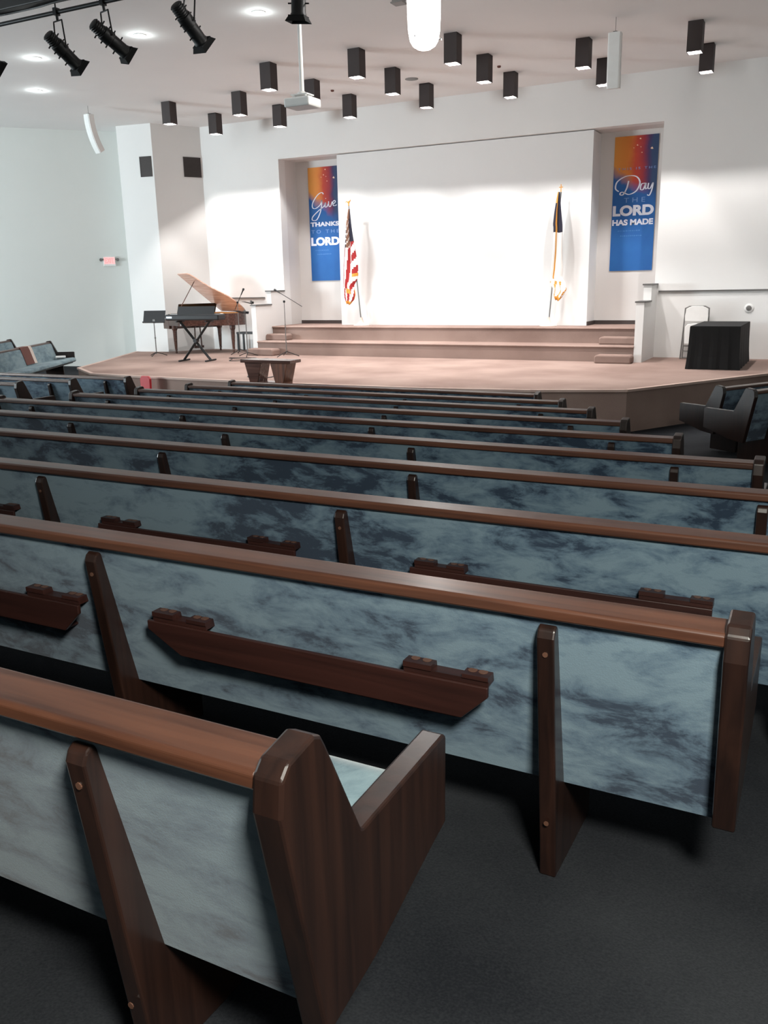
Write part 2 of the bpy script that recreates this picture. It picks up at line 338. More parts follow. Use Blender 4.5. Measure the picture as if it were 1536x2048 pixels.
# ------------------------------------------------------------------ pews
SL = -0.0676
END = [(-0.012, 0.765), (-0.004, 0.825), (0.018, 0.846), (0.090, 0.856), (0.110, 0.846), (0.122, 0.825), (0.232, 0.600), (0.240, 0.596),
       (0.605, 0.596), (0.616, 0.586), (0.613, 0.376), (0.53, 0.358), (0.44, 0.335), (0.335, 0.307), (0.28, 0.292), (0.09, 0.270)]
def brace_prof():
    return [(0.002, 0.70), (-0.004, 0.745), (0.004, 0.765), (0.02, 0.775), (0.034, 0.765), (0.052, 0.72), (0.155, 0.267), (0.19, 0.36), (0.47, 0.36), (0.47, 0.47*SL), (0.088, 0.088*SL), (0.079, 0.105)]
def make_pew(x0, x1, braces, racks=(), ends=(True, True), name='church_pew', detail=False, slope=SL):
    """local: x along the pew from x0 to x1 (metres), y forward, z up; y=0 at the rail's rear edge"""
    t = empty(name, (0, 0, 0))
    ix0, ix1 = x0+(0.055 if ends[0] else 0), x1-(0.055 if ends[1] else 0)
    bb = MB(); bb.prism([(0.004, 0.792), (0.0, 0.798), (0.0, 0.819), (0.007, 0.826), (0.096, 0.829), (0.106, 0.822), (0.106, 0.797), (0.10, 0.79)], ix0, ix1, 'x')
    bb.build('top_rail', m_rail, t, bevel=0.003)
    bb = MB(); bb.prism([(0.020, 0.80), (0.142, 0.267), (0.170, 0.267), (0.060, 0.80)], ix0, ix1, 'x'); bb.build('back_panel', m_fab, t)
    bb = MB(); bb.prism([(0.062, 0.795), (0.160, 0.43), (0.215, 0.43), (0.205, 0.50), (0.125, 0.775), (0.105, 0.795)], ix0, ix1, 'x'); bb.build('backrest_cushion', m_seat, t, smooth=True)
    bb = MB(); bb.prism([(0.16, 0.365), (0.60, 0.365), (0.63, 0.375), (0.648, 0.40), (0.645, 0.435), (0.625, 0.458), (0.58, 0.468), (0.18, 0.44)], ix0, ix1, 'x'); bb.build('seat_cushion', m_seat, t, smooth=True)
    bb = MB(); bb.box(ix0, ix1, 0.20, 0.57, 0.34, 0.365); bb.build('seat_board', m_woodv, t)
    for k, s_ in enumerate((x0, x1-0.055)):
        if ends[k]:
            bb = MB(); bb.prism(END, s_, s_+0.055, 'x'); bb.build('end_panel', m_woodv, t, bevel=0.006)
    for xb in braces:
        bb = MB(); bp_ = brace_prof(); bp_ = [(y, z if z > 0.1 else y*slope) for y, z in bp_] if slope != SL else bp_
        bb.prism(bp_, xb-0.023, xb+0.023, 'x')
        o = bb.build('leg', m_woodv, t, bevel=0.005)
        if detail:
            for zz in (0.70, 0.56, 0.18):
                sb = MB(); sb.tube([(xb, 0.012 if zz > 0.5 else 0.06, zz), (xb, -0.001 if zz > 0.6 else (0.012 if zz > 0.5 else 0.058), zz)], 0.007, 10); sb.build('screw_plug', m_screw, o)
    for ra, rb in racks:
        rk = MB()
        # trough: sloped front board with clipped lower corners, back board and base
        def board(y0_, y1_):
            zt, zb = 0.565, 0.462
            o0, o1 = 0.055, 0.055
            pts = [(ra, zt), (rb, zt), (rb, zt-0.03), (rb-0.075, zb), (ra+0.13, zb), (ra, zt-0.03)]
            return [(px_, pz_) for px_, pz_ in pts]
        rk.prism(board(0, 0), 0.022, 0.036, 'y')
        rk.prism([(ra+0.05, 0.55), (rb-0.05, 0.55), (rb-0.12, 0.455), (ra+0.16, 0.455)], 0.082, 0.092, 'y')
        rk.box(ra+0.15, rb-0.09, 0.03, 0.11, 0.456, 0.466)
        ro = rk.build('book_rack', m_rack, t, bevel=0.003)
        for ca, cb in ((ra+0.02, ra+0.235), (rb-0.25, rb)):
            cm = MB(); cm.box(ca, cb, 0.030, 0.088, 0.566, 0.580)
            cm.box(ca, ca+0.085, 0.026, 0.090, 0.580, 0.596); cm.box(cb-0.075, cb, 0.026, 0.090, 0.580, 0.592)
            for hx, hz in ((ca+0.025, 0.5965), (ca+0.06, 0.5965), (cb-0.025, 0.5925), (cb-0.055, 0.5925)): cm.tube([(hx, 0.058, hz-0.003), (hx, 0.058, hz+0.0005)], 0.013, 14, mi=1)
            co = cm.build('cup_holder', [m_rack, m_screw], ro)
            
    return t
def place(t, X, Y, Z, rz, label, group):
    t.location = W(X, Y, Z); t.rotation_euler = (0, 0, rz); tag(t, label, 'pew', group); return t
GM = 'main block of blue upholstered pews'
rows = {1: (-6.9, -0.60, None), 2: (-6.9, -0.085, None), 3: (-6.9, 0.42, None), 4: (-6.9, 0.27, None), 5: (-6.88, -0.235, None),
        6: (-6.86, -0.76, None), 7: (-6.88, -1.275, None), 8: (-6.86, -1.75, None), 9: (-6.92, -2.26, None), 10: (-6.97, -2.79, None)}
br = {1: [-6.42, -5.06, -3.70, -2.34, -0.995], 2: [-6.1, -4.70, -3.30, -1.903, -0.51], 3: [-6.31, -4.735, -3.157, -1.579, 0.0],
      4: [-6.33, -4.79, -3.254, -1.716, -0.178], 5: [-6.4, -4.926, -3.523, -2.158, -0.657], 6: [-6.389, -4.655, -2.911, -1.184],
      7: [-6.373, -4.819, -3.281, -1.696], 8: [-6.391, -4.999, -3.625, -2.209], 9: [-6.412, -5.207, -3.974, -2.716], 10: [-6.46, -4.85, -3.219]}
ordl = {1: 'upholstered pew nearest the viewer, its end panel and armrest in full view',
        2: 'second pew from the back, full length rail ending in a square post at the right',
        3: 'third pew from the back, behind the pew with the square right post',
        4: 'fourth pew from the back, its rail leaving the photo at the right edge',
        5: 'fifth pew from the back, its post touching the right edge of the photo',
        6: 'sixth pew from the back, post ending just before the right pews',
        7: 'seventh pew from the back, with its left post beside the aisle',
        8: 'eighth pew from the back, third from the stage',
        9: 'ninth pew from the back, second from the stage',
        10: 'short pew nearest the stage in the main block'}
for n in range(1, 11):
    x0, x1, _ = rows[n]; Y = 0.8507+0.92*(n-1); Z = -(0.647+0.0622*(n-1))
    c = (x0+x1)/2
    racks = []
    if n == 2: racks = [(-1.72, -0.655), (-3.08, -2.0)]
    if n == 3: racks = [(-1.30, -0.25), (-2.84, -1.80), (-4.42, -3.38)]
    t = make_pew((x0-c)*S, (x1-c)*S, [(q-c)*S for q in br[n]], [((a-c)*S, (e-c)*S) for a, e in racks], detail=(n <= 3))
    place(t, c, Y, Z-0.751, 0, ordl[n], GM)
    t.location.z = WZ(Z)-0.826
for n, xe, lab in ((8, -8.72, 'pew across the left aisle nearest the camera, end post at photo left'), (9, -8.80, 'middle pew of the three across the left aisle'), (10, -8.72, 'pew across the left aisle closest to the stage')):
    Y = 0.8507+0.92*(n-1); Z = -(0.647+0.0622*(n-1)); L_ = 3.0
    t = make_pew(-L_/2*S, L_/2*S, [(L_/2-0.42)*S, 0, (-L_/2+0.42)*S])
    place(t, xe-L_/2, Y, 0, 0, lab, 'left block of pews across the aisle'); t.location.z = WZ(Z)-0.826
def wing(X, Y, Z, ang, L_, right_end, lab, grp):
    # X,Y,Z: rail end nearest the centre
    t = make_pew(0 if right_end else -L_, L_ if right_end else 0, [0.45, L_/2, L_-0.45] if right_end else [-0.45, -L_/2, -L_+0.45], slope=0.0)
    place(t, X, Y, 0, ang, lab, grp); t.location.z = WZ(Z)-0.826; return t
aR = math.atan2(0.84, 0.54)
wing(-0.98, 9.80, -1.15, aR, 2.6, True, 'angled pew at the right edge nearest the stage, back turned to the viewer', 'angled right wing pews')
wing(-0.60, 8.78, -1.05, aR, 2.4, True, 'second angled pew at the right edge, partly cut off by the photo', 'angled right wing pews')
aL = math.atan2(0.87, -0.49) - math.pi
wing(-14.73, 13.2, -1.05, aL, 4.6, True, 'angled left wing pew seen from the front with brown and cream cloth on its back', 'angled left wing pews')
wing(-15.50, 12.85, -1.00, aL, 4.4, True, 'angled left wing pew behind the one with the brown cloth, at the left wall', 'angled left wing pews')

# ------------------------------------------------------------------ ceiling lights
def spot(name, loc, power, ang, blend, col, par=None, rad=0.05):
    l = bpy.data.lights.new(name, 'SPOT'); l.energy = power; l.spot_size = math.radians(ang); l.spot_blend = blend; l.color = col; l.shadow_soft_size = rad
    o = bpy.data.objects.new(name, l); C.objects.link(o); o.location = loc
    if par: o.parent = par
    return o
cans = [(-5.41, 13.0, 'beside the bright globe lamp, right end of front row'), (-7.03, 13.0, 'in the middle of the front row of three'), (-8.68, 13.0, 'at the left end of the front row of three'),
        (-3.80, 14.3, 'just left of the white hanging column, higher one'), (-5.44, 14.4, 'in the middle row, right of the globe lamp'),
        (-7.10, 14.4, 'in the middle row, left of the globe lamp'), (-8.70, 14.4, 'partly hidden behind the projector'), (-10.37, 14.5, 'in the middle row, second from the left'),
        (-12.06, 14.5, 'above the left wall vents, leftmost of all'), (-2.17, 14.25, 'at the right photo edge, higher of the pair'),
        (-2.19, 15.65, 'at the right photo edge, lower of the pair'), (-3.82, 15.7, 'tucked behind the white hanging column, lower one'),
        (-5.47, 15.78, 'in the back row, third from the right'), (-7.10, 15.8, 'in the back row, middle one of seven'),
        (-8.75, 15.85, 'in the back row, right of the projector'), (-10.42, 15.93, 'in the back row, second from the left'), (-12.04, 15.93, 'in the back row, leftmost one')]
def make_can():
    t = empty('can_light', (0, 0, 0)); h = 0.44; w = 0.112
    b = MB(); b.box(-w, w, -w, -w+0.012, -h, 0); b.box(-w, w, w-0.012, w, -h, 0); b.box(-w, -w+0.012, -w+0.012, w-0.012, -h, 0); b.box(w-0.012, w, -w+0.012, w-0.012, -h, 0)
    b.box(-w, w, -w, w, -0.02, 0.0)
    hs = b.build('housing', m_can, t)
    b = MB()
    for k in range(4):
        a = k*math.pi/2; c_, s_ = math.cos(a), math.sin(a); vs = [(-0.099, -0.099, -h+0.01), (0.099, -0.099, -h+0.01), (0.099, -0.099, -h+0.15), (-0.099, -0.099, -h+0.15)]
        b.add([(x*c_-y*s_, x*s_+y*c_, z) for x, y, z in vs], [(0, 1, 2, 3)])
    b.build('reflector', m_refl, t)
    b = MB(); b.lathe([(0.001, -0.10), (0.05, -0.095), (0.062, -0.06), (0.05, -0.03), (0.02, 0.0)], seg=20, cz=-h+0.24); b.build('bulb', m_bulb, t, smooth=True)
    return t
first = None
def copy_tree(o, parent=None):
    c = o.copy(); C.objects.link(c); c.parent = parent
    for ch in [q for q in o.children]: copy_tree(ch, c)
    return c
can0 = make_can()
for i, (x, y, l_) in enumerate(cans):
    o = can0 if i == 0 else copy_tree(can0)
    o.location = W(x, y, ZC); tag(o, 'square dark can light ' + l_, 'ceiling light', 'square can lights over the stage')
for i, (x, y, l_) in enumerate(cans):
    spot('can_beam', W(x, y, ZC) - Vector((0, 0, 0.322)), CAN_W, 160, 0.1, (1.0, 0.965, 0.945), rad=0.012)

def make_downlight():
    t = empty('downlight', (0, 0, 0))
    b = MB(); b.lathe([(0.10, 0.0), (0.10, -0.012), (0.075, -0.014), (0.07, 0.0)], seg=28); b.build('trim_ring', m_white, t, smooth=True)
    b = MB(); b.lathe([(0.001, -0.006), (0.068, -0.006), (0.068, -0.002)], seg=28); b.build('lens', m_dl, t)
    return t
dl0 = make_downlight()
for i, (x, y, l_) in enumerate([(-13.33, 12.42, 'above the white curved speaker'), (-11.54, 10.79, 'below the leftmost whole stage spotlight'), (-9.29, 10.66, 'right of the middle stage spotlight'), (-7.22, 10.65, 'at the photo top, left of the projector pole')]):
    o = dl0 if i == 0 else copy_tree(dl0); o.location = W(x, y, ZC)
    tag(o, 'round recessed white ceiling light ' + l_, 'ceiling light', 'recessed ceiling lights')
    l = bpy.data.lights.new('downlight_glow', 'POINT'); l.energy = DL_W; l.color = (0.9, 1, 1); l.shadow_soft_size = 0.08
    lo = bpy.data.objects.new('downlight_glow', l); C.objects.link(lo); lo.location = W(x, y, ZC) - Vector((0, 0, 0.09))

# hanging globe lamp
GX, GY, GZ = -3.84, 8.5, 2.2
t = empty('pendant_lamp', W(GX, GY, GZ)); tag(t, 'large glowing white glass cylinder lamp hanging at the top of the photo', 'pendant lamp')
b = MB(); b.lathe([(0.002, 0.0), (0.07, 0.010), (0.12, 0.04), (0.152, 0.09), (0.170, 0.18), (0.178, 0.35), (0.182, 0.75), (0.178, 0.78), (0.1, 0.79)], seg=40); b.build('globe', m_glow, t, smooth=True)
b = MB(); b.lathe([(0.19, 0.74), (0.195, 0.75), (0.195, 0.84), (0.06, 0.88), (0.02, 0.90)], seg=32); b.build('metal_collar', m_grey, t, smooth=True)
b = MB(); b.tube([(0, 0, 0.88), (0, 0, (ZC-GZ)*S)], 0.012, 10); b.build('stem', m_grey, t, smooth=True)
for k in range(3):
    a = 0.4+k*2*math.pi/3; b = MB(); b.tube([(0.15*math.cos(a), 0.15*math.sin(a), 0.10), (0.185*math.cos(a), 0.185*math.sin(a), 0.11), (0.19*math.cos(a), 0.19*math.sin(a), 0.09)], 0.009, 8); b.build('clip', m_chrome, t, smooth=True)
def point(name, loc, power, col, rad=0.2):
    l = bpy.data.lights.new(name, 'POINT'); l.energy = power; l.color = col; l.shadow_soft_size = rad
    o = bpy.data.objects.new(name, l); C.objects.link(o); o.location = loc; return o
point('pendant_and_fill_light', W(GX, GY, GZ) - Vector((0, 0, 0.25)), PEND_W, (1, 0.96, 0.92))
point('ceiling_fill_light', W(GX, GY, 3.12), 45, (1, 0.98, 0.96), 0.1)  # bare point light added above the globe to brighten the ceiling
for q in ((-10.3, 3.5, 2.6), (3.2, 6.0, 2.6)): point('pendant_and_fill_light', W(*q), PEND_W*0.8, (1, 0.97, 0.95))  # unseen fill lights added to brighten the ceiling, no pendants hang here

# small ceiling fittings
def disc(name, x, y, rad, h, mat, label, cat):
    b = MB(); b.lathe([(rad, 0.0), (rad, -h*0.6), (rad*0.8, -h), (rad*0.3, -h*1.05)], seg=20); o = b.build(name, mat, loc=W(x, y, ZC), smooth=True); return tag(o, label, cat)
disc('sprinkler_head', -5.48, 15.2, 0.035, 0.03, m_brown, 'small round sprinkler head on the ceiling right of the globe lamp', 'sprinkler')
disc('sprinkler_head', -8.80, 15.29, 0.035, 0.03, m_brown, 'small round sprinkler head on the ceiling right of the projector', 'sprinkler')
disc('ceiling_vent', -7.15, 15.27, 0.13, 0.012, m_grey, 'flat round grey vent plate on the ceiling below the globe lamp', 'vent')
b = MB(); b.box(-0.07, 0.07, -0.07, 0.07, -0.32, 0.0); b.box(-0.085, 0.085, -0.085, 0.085, -0.34, -0.32)
o = b.build('ceiling_speaker', m_grey, loc=W(-4.99, 10.32, ZC), bevel=0.006); tag(o, 'small grey box fitting at the top edge beside the globe lamp', 'ceiling fitting')

# projector on its pole
px, py = -5.20, 8.4
t = empty('projector', W(px, py, 1.80)); tag(t, 'white projector hanging from the ceiling on a long white pole', 'projector')
t.rotation_euler = (0, 0, math.radians(0))
b = MB(); b.box(-0.17, 0.17, -0.14, 0.14, 0, 0.10); b.build('body', m_white, t, bevel=0.02)
b = MB(); b.tube([(0.08, 0.135, 0.05), (0.08, 0.16, 0.05)], 0.035, 20); b.build('lens', m_blackp, t, smooth=True)
b = MB()
for k in range(6): b.box(-0.174, -0.168, -0.11+k*0.035, -0.095+k*0.035, 0.03, 0.075)
b.build('vent_slots', m_grey, t)
b = MB(); b.box(-0.11, 0.11, -0.08, 0.08, 0.130, 0.142); b.box(-0.09, -0.07, -0.07, -0.05, 0.11, 0.13); b.box(0.07, 0.09, 0.05, 0.07, 0.11, 0.13); b.box(-0.09, -0.07, 0.05, 0.07, 0.11, 0.13); b.box(0.07, 0.09, -0.07, -0.05, 0.11, 0.13); b.lathe([(0.055, 0.142), (0.055, 0.16), (0.03, 0.175)], seg=20); b.build('mount_plate', m_white, t)
b = MB(); hp = (ZC-1.80)*S; b.tube([(0, 0, 0.17), (0, 0, hp*0.55), (0, 0, hp)], [0.026, 0.022, 0.022], 14); b.lathe([(0.022, hp-0.05), (0.09, hp-0.02), (0.09, hp)], seg=20); b.build('pole', m_white, t, smooth=True)

# ------------------------------------------------------------------ stage spotlights on a pipe
YP = 7.66; ZP = 2.9
t = empty('lighting_pipe', W(-8.0, YP, ZP)); tag(t, 'thin black lighting pipe crossing the top left corner', 'lighting pipe')
b = MB(); b.tube([(-3.2, 0, 0), (4.4, 0, 0)], 0.024, 12); b.build('pipe', m_black, t, smooth=True)
b = MB()
for xx in (-2.6, 0.2, 3.4): b.tube([(xx, 0, 0), (xx, 0, (ZC-ZP)*S)], 0.009, 8)
b.build('hanger', m_black, t, smooth=True)
t = empty('truss_beam', W(-8.0, 7.35, 2.89)); tag(t, 'thick dark beam with cables along the ceiling above the lighting pipe', 'beam')
b = MB(); b.box(-3.4, 4.2, -0.08, 0.08, 0, 0.17); b.build('beam', m_black, t, bevel=0.01)
b = MB()
for k, dz in enumerate((0.175, 0.19, -0.006)): b.tube([(-3.3+q*0.3, 0.03*math.sin(q*1.7+k)+0.02*k, dz+0.008*math.sin(q*2.3+k)) for q in range(25)], 0.011, 6)
b.build('cable', m_blackp, t, smooth=True)
b = MB()
for xx in (-2.8, 0.0, 2.8): b.box(xx-0.02, xx+0.02, -0.02, 0.02, 0.17, (ZC-2.89)*S)
b.build('hanger', m_black, t)
def stage_light(A, B, hook, label, white_face=False):
    """A rear end, B nose end, hook point on the pipe (metres)"""
    A, B, hook = Vector(A), Vector(B), Vector(hook); d = (B-A).normalized(); L_ = (B-A).length
    t = empty('stage_spotlight', hook); tag(t, label, 'stage light', 'black stage spotlights on the pipe')
    Q = Vector((0, 0, 1)).rotation_difference(d).to_matrix()
    def tr(bm): bm.v = [tuple(Q @ Vector(v) + A - hook) for v in bm.v]; return bm
    k = L_/0.62
    b = MB(); b.lathe([(0.03, 0), (0.062, 0.01), (0.068, 0.06), (0.068, 0.16), (0.082, 0.17), (0.085, 0.30), (0.075, 0.31), (0.075, 0.52), (0.082, 0.53), (0.082, 0.555)], seg=22)
    b.v = [(x, y, z*k) for x, y, z in b.v]; tr(b).build('barrel', m_black, t, smooth=True)
    b = MB(); b.prism([(-0.085, -0.085), (0.085, -0.085), (0.085, 0.085), (-0.085, 0.085)], 0.55*k, 0.565*k, 'z')
    q = [(-0.085, -0.085), (0.085, -0.085), (0.085, 0.085), (-0.085, 0.085)]
    vs = [(x, y, 0.565*k) for x, y in q] + [(x*1.3, y*1.3, 0.62*k) for x, y in q]
    b.add(vs, [(i, (i+1) % 4, 4+(i+1) % 4, 4+i) for i in range(4)]); tr(b).build('gel_frame', m_cloth, t)
    b = MB(); b.lathe([(0.001, 0), (0.07, 0.004), (0.07, 0.0)], seg=20, cz=0.556*k); tr(b).build('lens', m_white if white_face else m_blackp, t, smooth=True)
    for zz in (0.12, 0.22, 0.30, 0.42):
        for s_ in (1, -1): b = MB(); b.tube([(0, s_*0.06, zz*k), (0, s_*0.112, zz*k)], 0.008, 6); tr(b).build('knob', m_black, t, smooth=True)
    b = MB()
    for r_ in (0.02, 0.05, 0.08, 0.11, 0.14): b.lathe([(0.070, 0), (0.074, 0.004), (0.070, 0.008)], seg=18, cz=r_*k)
    tr(b).build('cooling_fins', m_black, t, smooth=True)
    mid = A + d*L_*0.42 - hook; n = d.cross(Vector((0, 0, 1))).normalized()*0.10
    b = MB(); top = Vector((mid.x*0.35, mid.y*0.35, -0.09))
    b.tube([mid+n, Vector((top.x, top.y, top.z))+n*0.8+Vector((0, 0, -0.02)), top+n*0.8, top-n*0.8, Vector((top.x, top.y, top.z))-n*0.8+Vector((0, 0, -0.02)), mid-n], 0.009, 6)
    b.build('yoke', m_black, t, smooth=True)
    b = MB(); b.tube([top, (0, 0, -0.02)], 0.016, 8); b.box(-0.025, 0.025, -0.035, 0.035, -0.035, 0.045); b.build('clamp', m_black, t)
    return t
def at(x, y, Y):          # a direction from the eye meeting the plane Y
    d = r*((x-768)/1722.4) - u*((y-1024)/1722.4) + f; k = Y*S/d.y
    return Vector((0, 0, 1.474)) + d*k
stage_light(at(94, 68, 7.52), at(161, 138, 7.90), (at(110, 0, YP).x, YP*S, WZ(ZP)), 'black stage spotlight on the pipe, first whole one from the left')
stage_light(at(184, 46, 7.52), at(259, 112, 7.92), (at(205, 0, YP).x, YP*S, WZ(ZP)), 'black stage spotlight on the pipe, middle one, beside a recessed light')
stage_light(at(350, 8, 7.50), at(409, 93, 7.86), (at(385, 0, YP).x, YP*S, WZ(ZP)), 'black stage spotlight on the pipe, steepest one left of the projector')
stage_light(at(-75, 85, 7.52), at(4, 140, 7.90), (at(-58, 0, YP).x, YP*S, WZ(ZP)), 'black stage spotlight cut off by the left edge, only its nose showing')
stage_light(at(597, -75, 7.62), at(597, 45, 7.66), (at(600, 0, YP).x, YP*S, WZ(ZP)), 'black stage spotlight pointing straight down above the projector pole', True)

# ------------------------------------------------------------------ hanging speakers
def column_speaker(loc, rz, curve, label):
    t = empty('column_speaker', loc, rz); tag(t, label, 'speaker')
    n = 9; L_ = 0.78; w = 0.10; d = 0.13
    pts = []
    for i in range(n+1):
        q = i/n; a = curve*q**1.3; pts.append((Vector((0, 0.0, 0)), a))
    c = Vector((0, 0, 0)); path = [c.copy()]; 
    for i in range(n):
        a = curve*((i+0.5)/n); c = c + Vector((0, -math.sin(a)*L_/n*-1, -math.cos(a)*L_/n)); path.append(c.copy())
    vs = []; fs = []
    for i, p in enumerate(path):
        a = curve*i/n; nrm = Vector((0, math.cos(a), math.sin(a)))
        for sx, sn in ((-1, 1), (1, 1), (1, -1), (-1, -1)): vs.append(p + Vector((sx*w, 0, 0)) + nrm*(-d/2*sn))
    for i in range(n):
        for k in range(4): fs.append((i*4+k, i*4+(k+1) % 4, (i+1)*4+(k+1) % 4, (i+1)*4+k))
    fs += [(0, 1, 2, 3), tuple(range(4*n, 4*n+4))[::-1]]
    b = MB(); b.add(vs, fs); b.build('cabinet', m_white, t, bevel=0.008)
    vs = []; fs = []
    for i, p in enumerate(path):
        a = curve*i/n; nrm = Vector((0, math.cos(a), math.sin(a)))
        for sx in (-0.8, 0.8): vs.append(p + Vector((sx*w, 0, 0)) - nrm*(d/2+0.008)); vs.append(p + Vector((sx*w, 0, 0)) - nrm*(d/2-0.004))
    for i in range(n):
        q = i*4; fs += [(q, q+2, q+6, q+4), (q+1, q+3, q+7, q+5), (q, q+1, q+5, q+4), (q+2, q+3, q+7, q+6)]
    b = MB(); b.add(vs, fs); b.build('grille', simple('speaker_grille_white', (222, 222, 220), 0.6), t)
    b = MB(); b.box(-0.03, 0.03, -0.04, 0.04, 0.0, 0.02); b.tube([(0, 0, 0.02), (0, 0, ZT-0.02-loc[2])], 0.004, 6); b.build('hanger', m_grey, t)
    return t
column_speaker(at(177, 229, 13.9), math.radians(-12), 0.55, 'white curved column speaker hanging high in front of the left wall')
s2 = column_speaker(at(1231, 66, 13.4), math.radians(4), 0.10, 'white straight column speaker hanging from the ceiling at the right')

# ------------------------------------------------------------------ wall fittings
def wall_vent(p, rz, w, h, label):
    t = empty('wall_vent', p, rz); tag(t, label, 'vent', 'dark square vents on the left corner wall')
    b = MB(); b.box(-w/2, w/2, -0.012, 0, 0, 0.02); b.box(-w/2, w/2, -0.012, 0, h-0.02, h); b.box(-w/2, -w/2+0.02, -0.012, 0, 0.02, h-0.02); b.box(w/2-0.02, w/2, -0.012, 0, 0.02, h-0.02); b.build('frame', m_vent, t)
    b = MB(); b.box(-w/2+0.02, w/2-0.02, -0.003, 0.0, 0.02, h-0.02)
    for k in range(14):
        z = 0.03+(h-0.06)*k/14; b.box(-w/2+0.02, w/2-0.02, -0.010, -0.004, z, z+0.014)
    b.build('louvres', m_vent, t)
a1 = math.atan2(0.13, 0.88); a2 = math.atan2(1.02, 0.58)
def onseg(p, q, X): k = (X-p[0])/(q[0]-p[0]); return p[1]+(q[1]-p[1])*k
wall_vent(W(-14.06, onseg(pil[0], pil[1], -14.06), 2.42)-Vector((0, 0.004, 0)), a1, 0.33, 0.47, 'dark louvred vent on the bluish face of the left corner wall')
wall_vent(W(-13.42, onseg(pil[1], pil[2], -13.42), 2.44)+Vector((0.004, -0.002, 0)), a2, 0.46, 0.47, 'dark louvred vent on the beige face of the left corner wall')
# exit sign on the splayed left wall
ang = math.atan2(9.617-16.568, -21.3+15.1)+math.pi; nrm = Vector((math.sin(ang), -math.cos(ang), 0))
pe = W(-15.535, 16.08, 0.53); kx = (-15.535+15.1)/(-6.2); pe.y = (16.568-6.951*kx)*S
pe = pe + nrm*0.035
t = empty('exit_sign', pe, ang); tag(t, 'small red lit EXIT sign with two lamp heads on the left wall', 'exit sign')
b = MB(); b.box(-0.15, 0.15, -0.03, 0.03, 0.0, 0.24); b.build('housing', m_white, t, bevel=0.006)
b = MB(); b.box(-0.135, 0.135, -0.034, -0.03, 0.055, 0.22); b.build('face_panel', m_exitp, t)
def text_mesh(body, w, h, mat, parent, loc, name, bold=0.0, rot=(math.pi/2, 0, 0), depth=0.001, space=1.0):
    c = bpy.data.curves.new('lettering_curve', 'FONT'); c.body = body; c.offset = bold; c.extrude = depth; c.space_character = space; c.align_x = 'CENTER'
    tmp = bpy.data.objects.new('lettering_tmp', c); C.objects.link(tmp)
    bpy.context.view_layer.update(); dg = bpy.context.evaluated_depsgraph_get()
    me = bpy.data.meshes.new_from_object(tmp.evaluated_get(dg)); bpy.data.objects.remove(tmp); bpy.data.curves.remove(c)
    xs = [v.co.x for v in me.vertices]; ys = [v.co.y for v in me.vertices]
    x0, x1, y0, y1 = min(xs), max(xs), min(ys), max(ys)
    for v in me.vertices:
        v.co.x = (v.co.x-(x0+x1)/2)*w/(x1-x0); v.co.y = (v.co.y-y0)*h/(y1-y0)
    me.materials.clear(); me.materials.append(mat)
    o = bpy.data.objects.new(name, me); C.objects.link(o); o.parent = parent; o.location = loc; o.rotation_euler = rot
    return o
text_mesh('EXIT', 0.22, 0.12, m_exit, t, (0, -0.036, 0.077), 'lettering', 0.02)
for s_ in (-1, 1):
    b = MB(); b.tube([(s_*0.15, 0, 0.17), (s_*0.19, -0.01, 0.17)], 0.012, 8); b.tube([(s_*0.20, 0.02, 0.17), (s_*0.21, -0.05, 0.16)], [0.028, 0.04], 14); b.build('lamp_head', m_grey, t, smooth=True)
b = MB(); b.lathe([(0.085, 0), (0.085, 0.012), (0.07, 0.02)], seg=28); b.v = [(x, -z, y) for x, y, z in b.v]
t = empty('wall_dial', W(-1.375, 17.0, -0.555)); tag(t, 'round white and grey fitting on the lower wall above the black covered table', 'wall fitting')
b.build('outer_ring', m_white, t, smooth=True)
b = MB(); b.lathe([(0.05, 0.018), (0.05, 0.028), (0.03, 0.034)], seg=24); b.v = [(x, -z, y) for x, y, z in b.v]; b.build('grey_centre', m_grey, t, smooth=True)

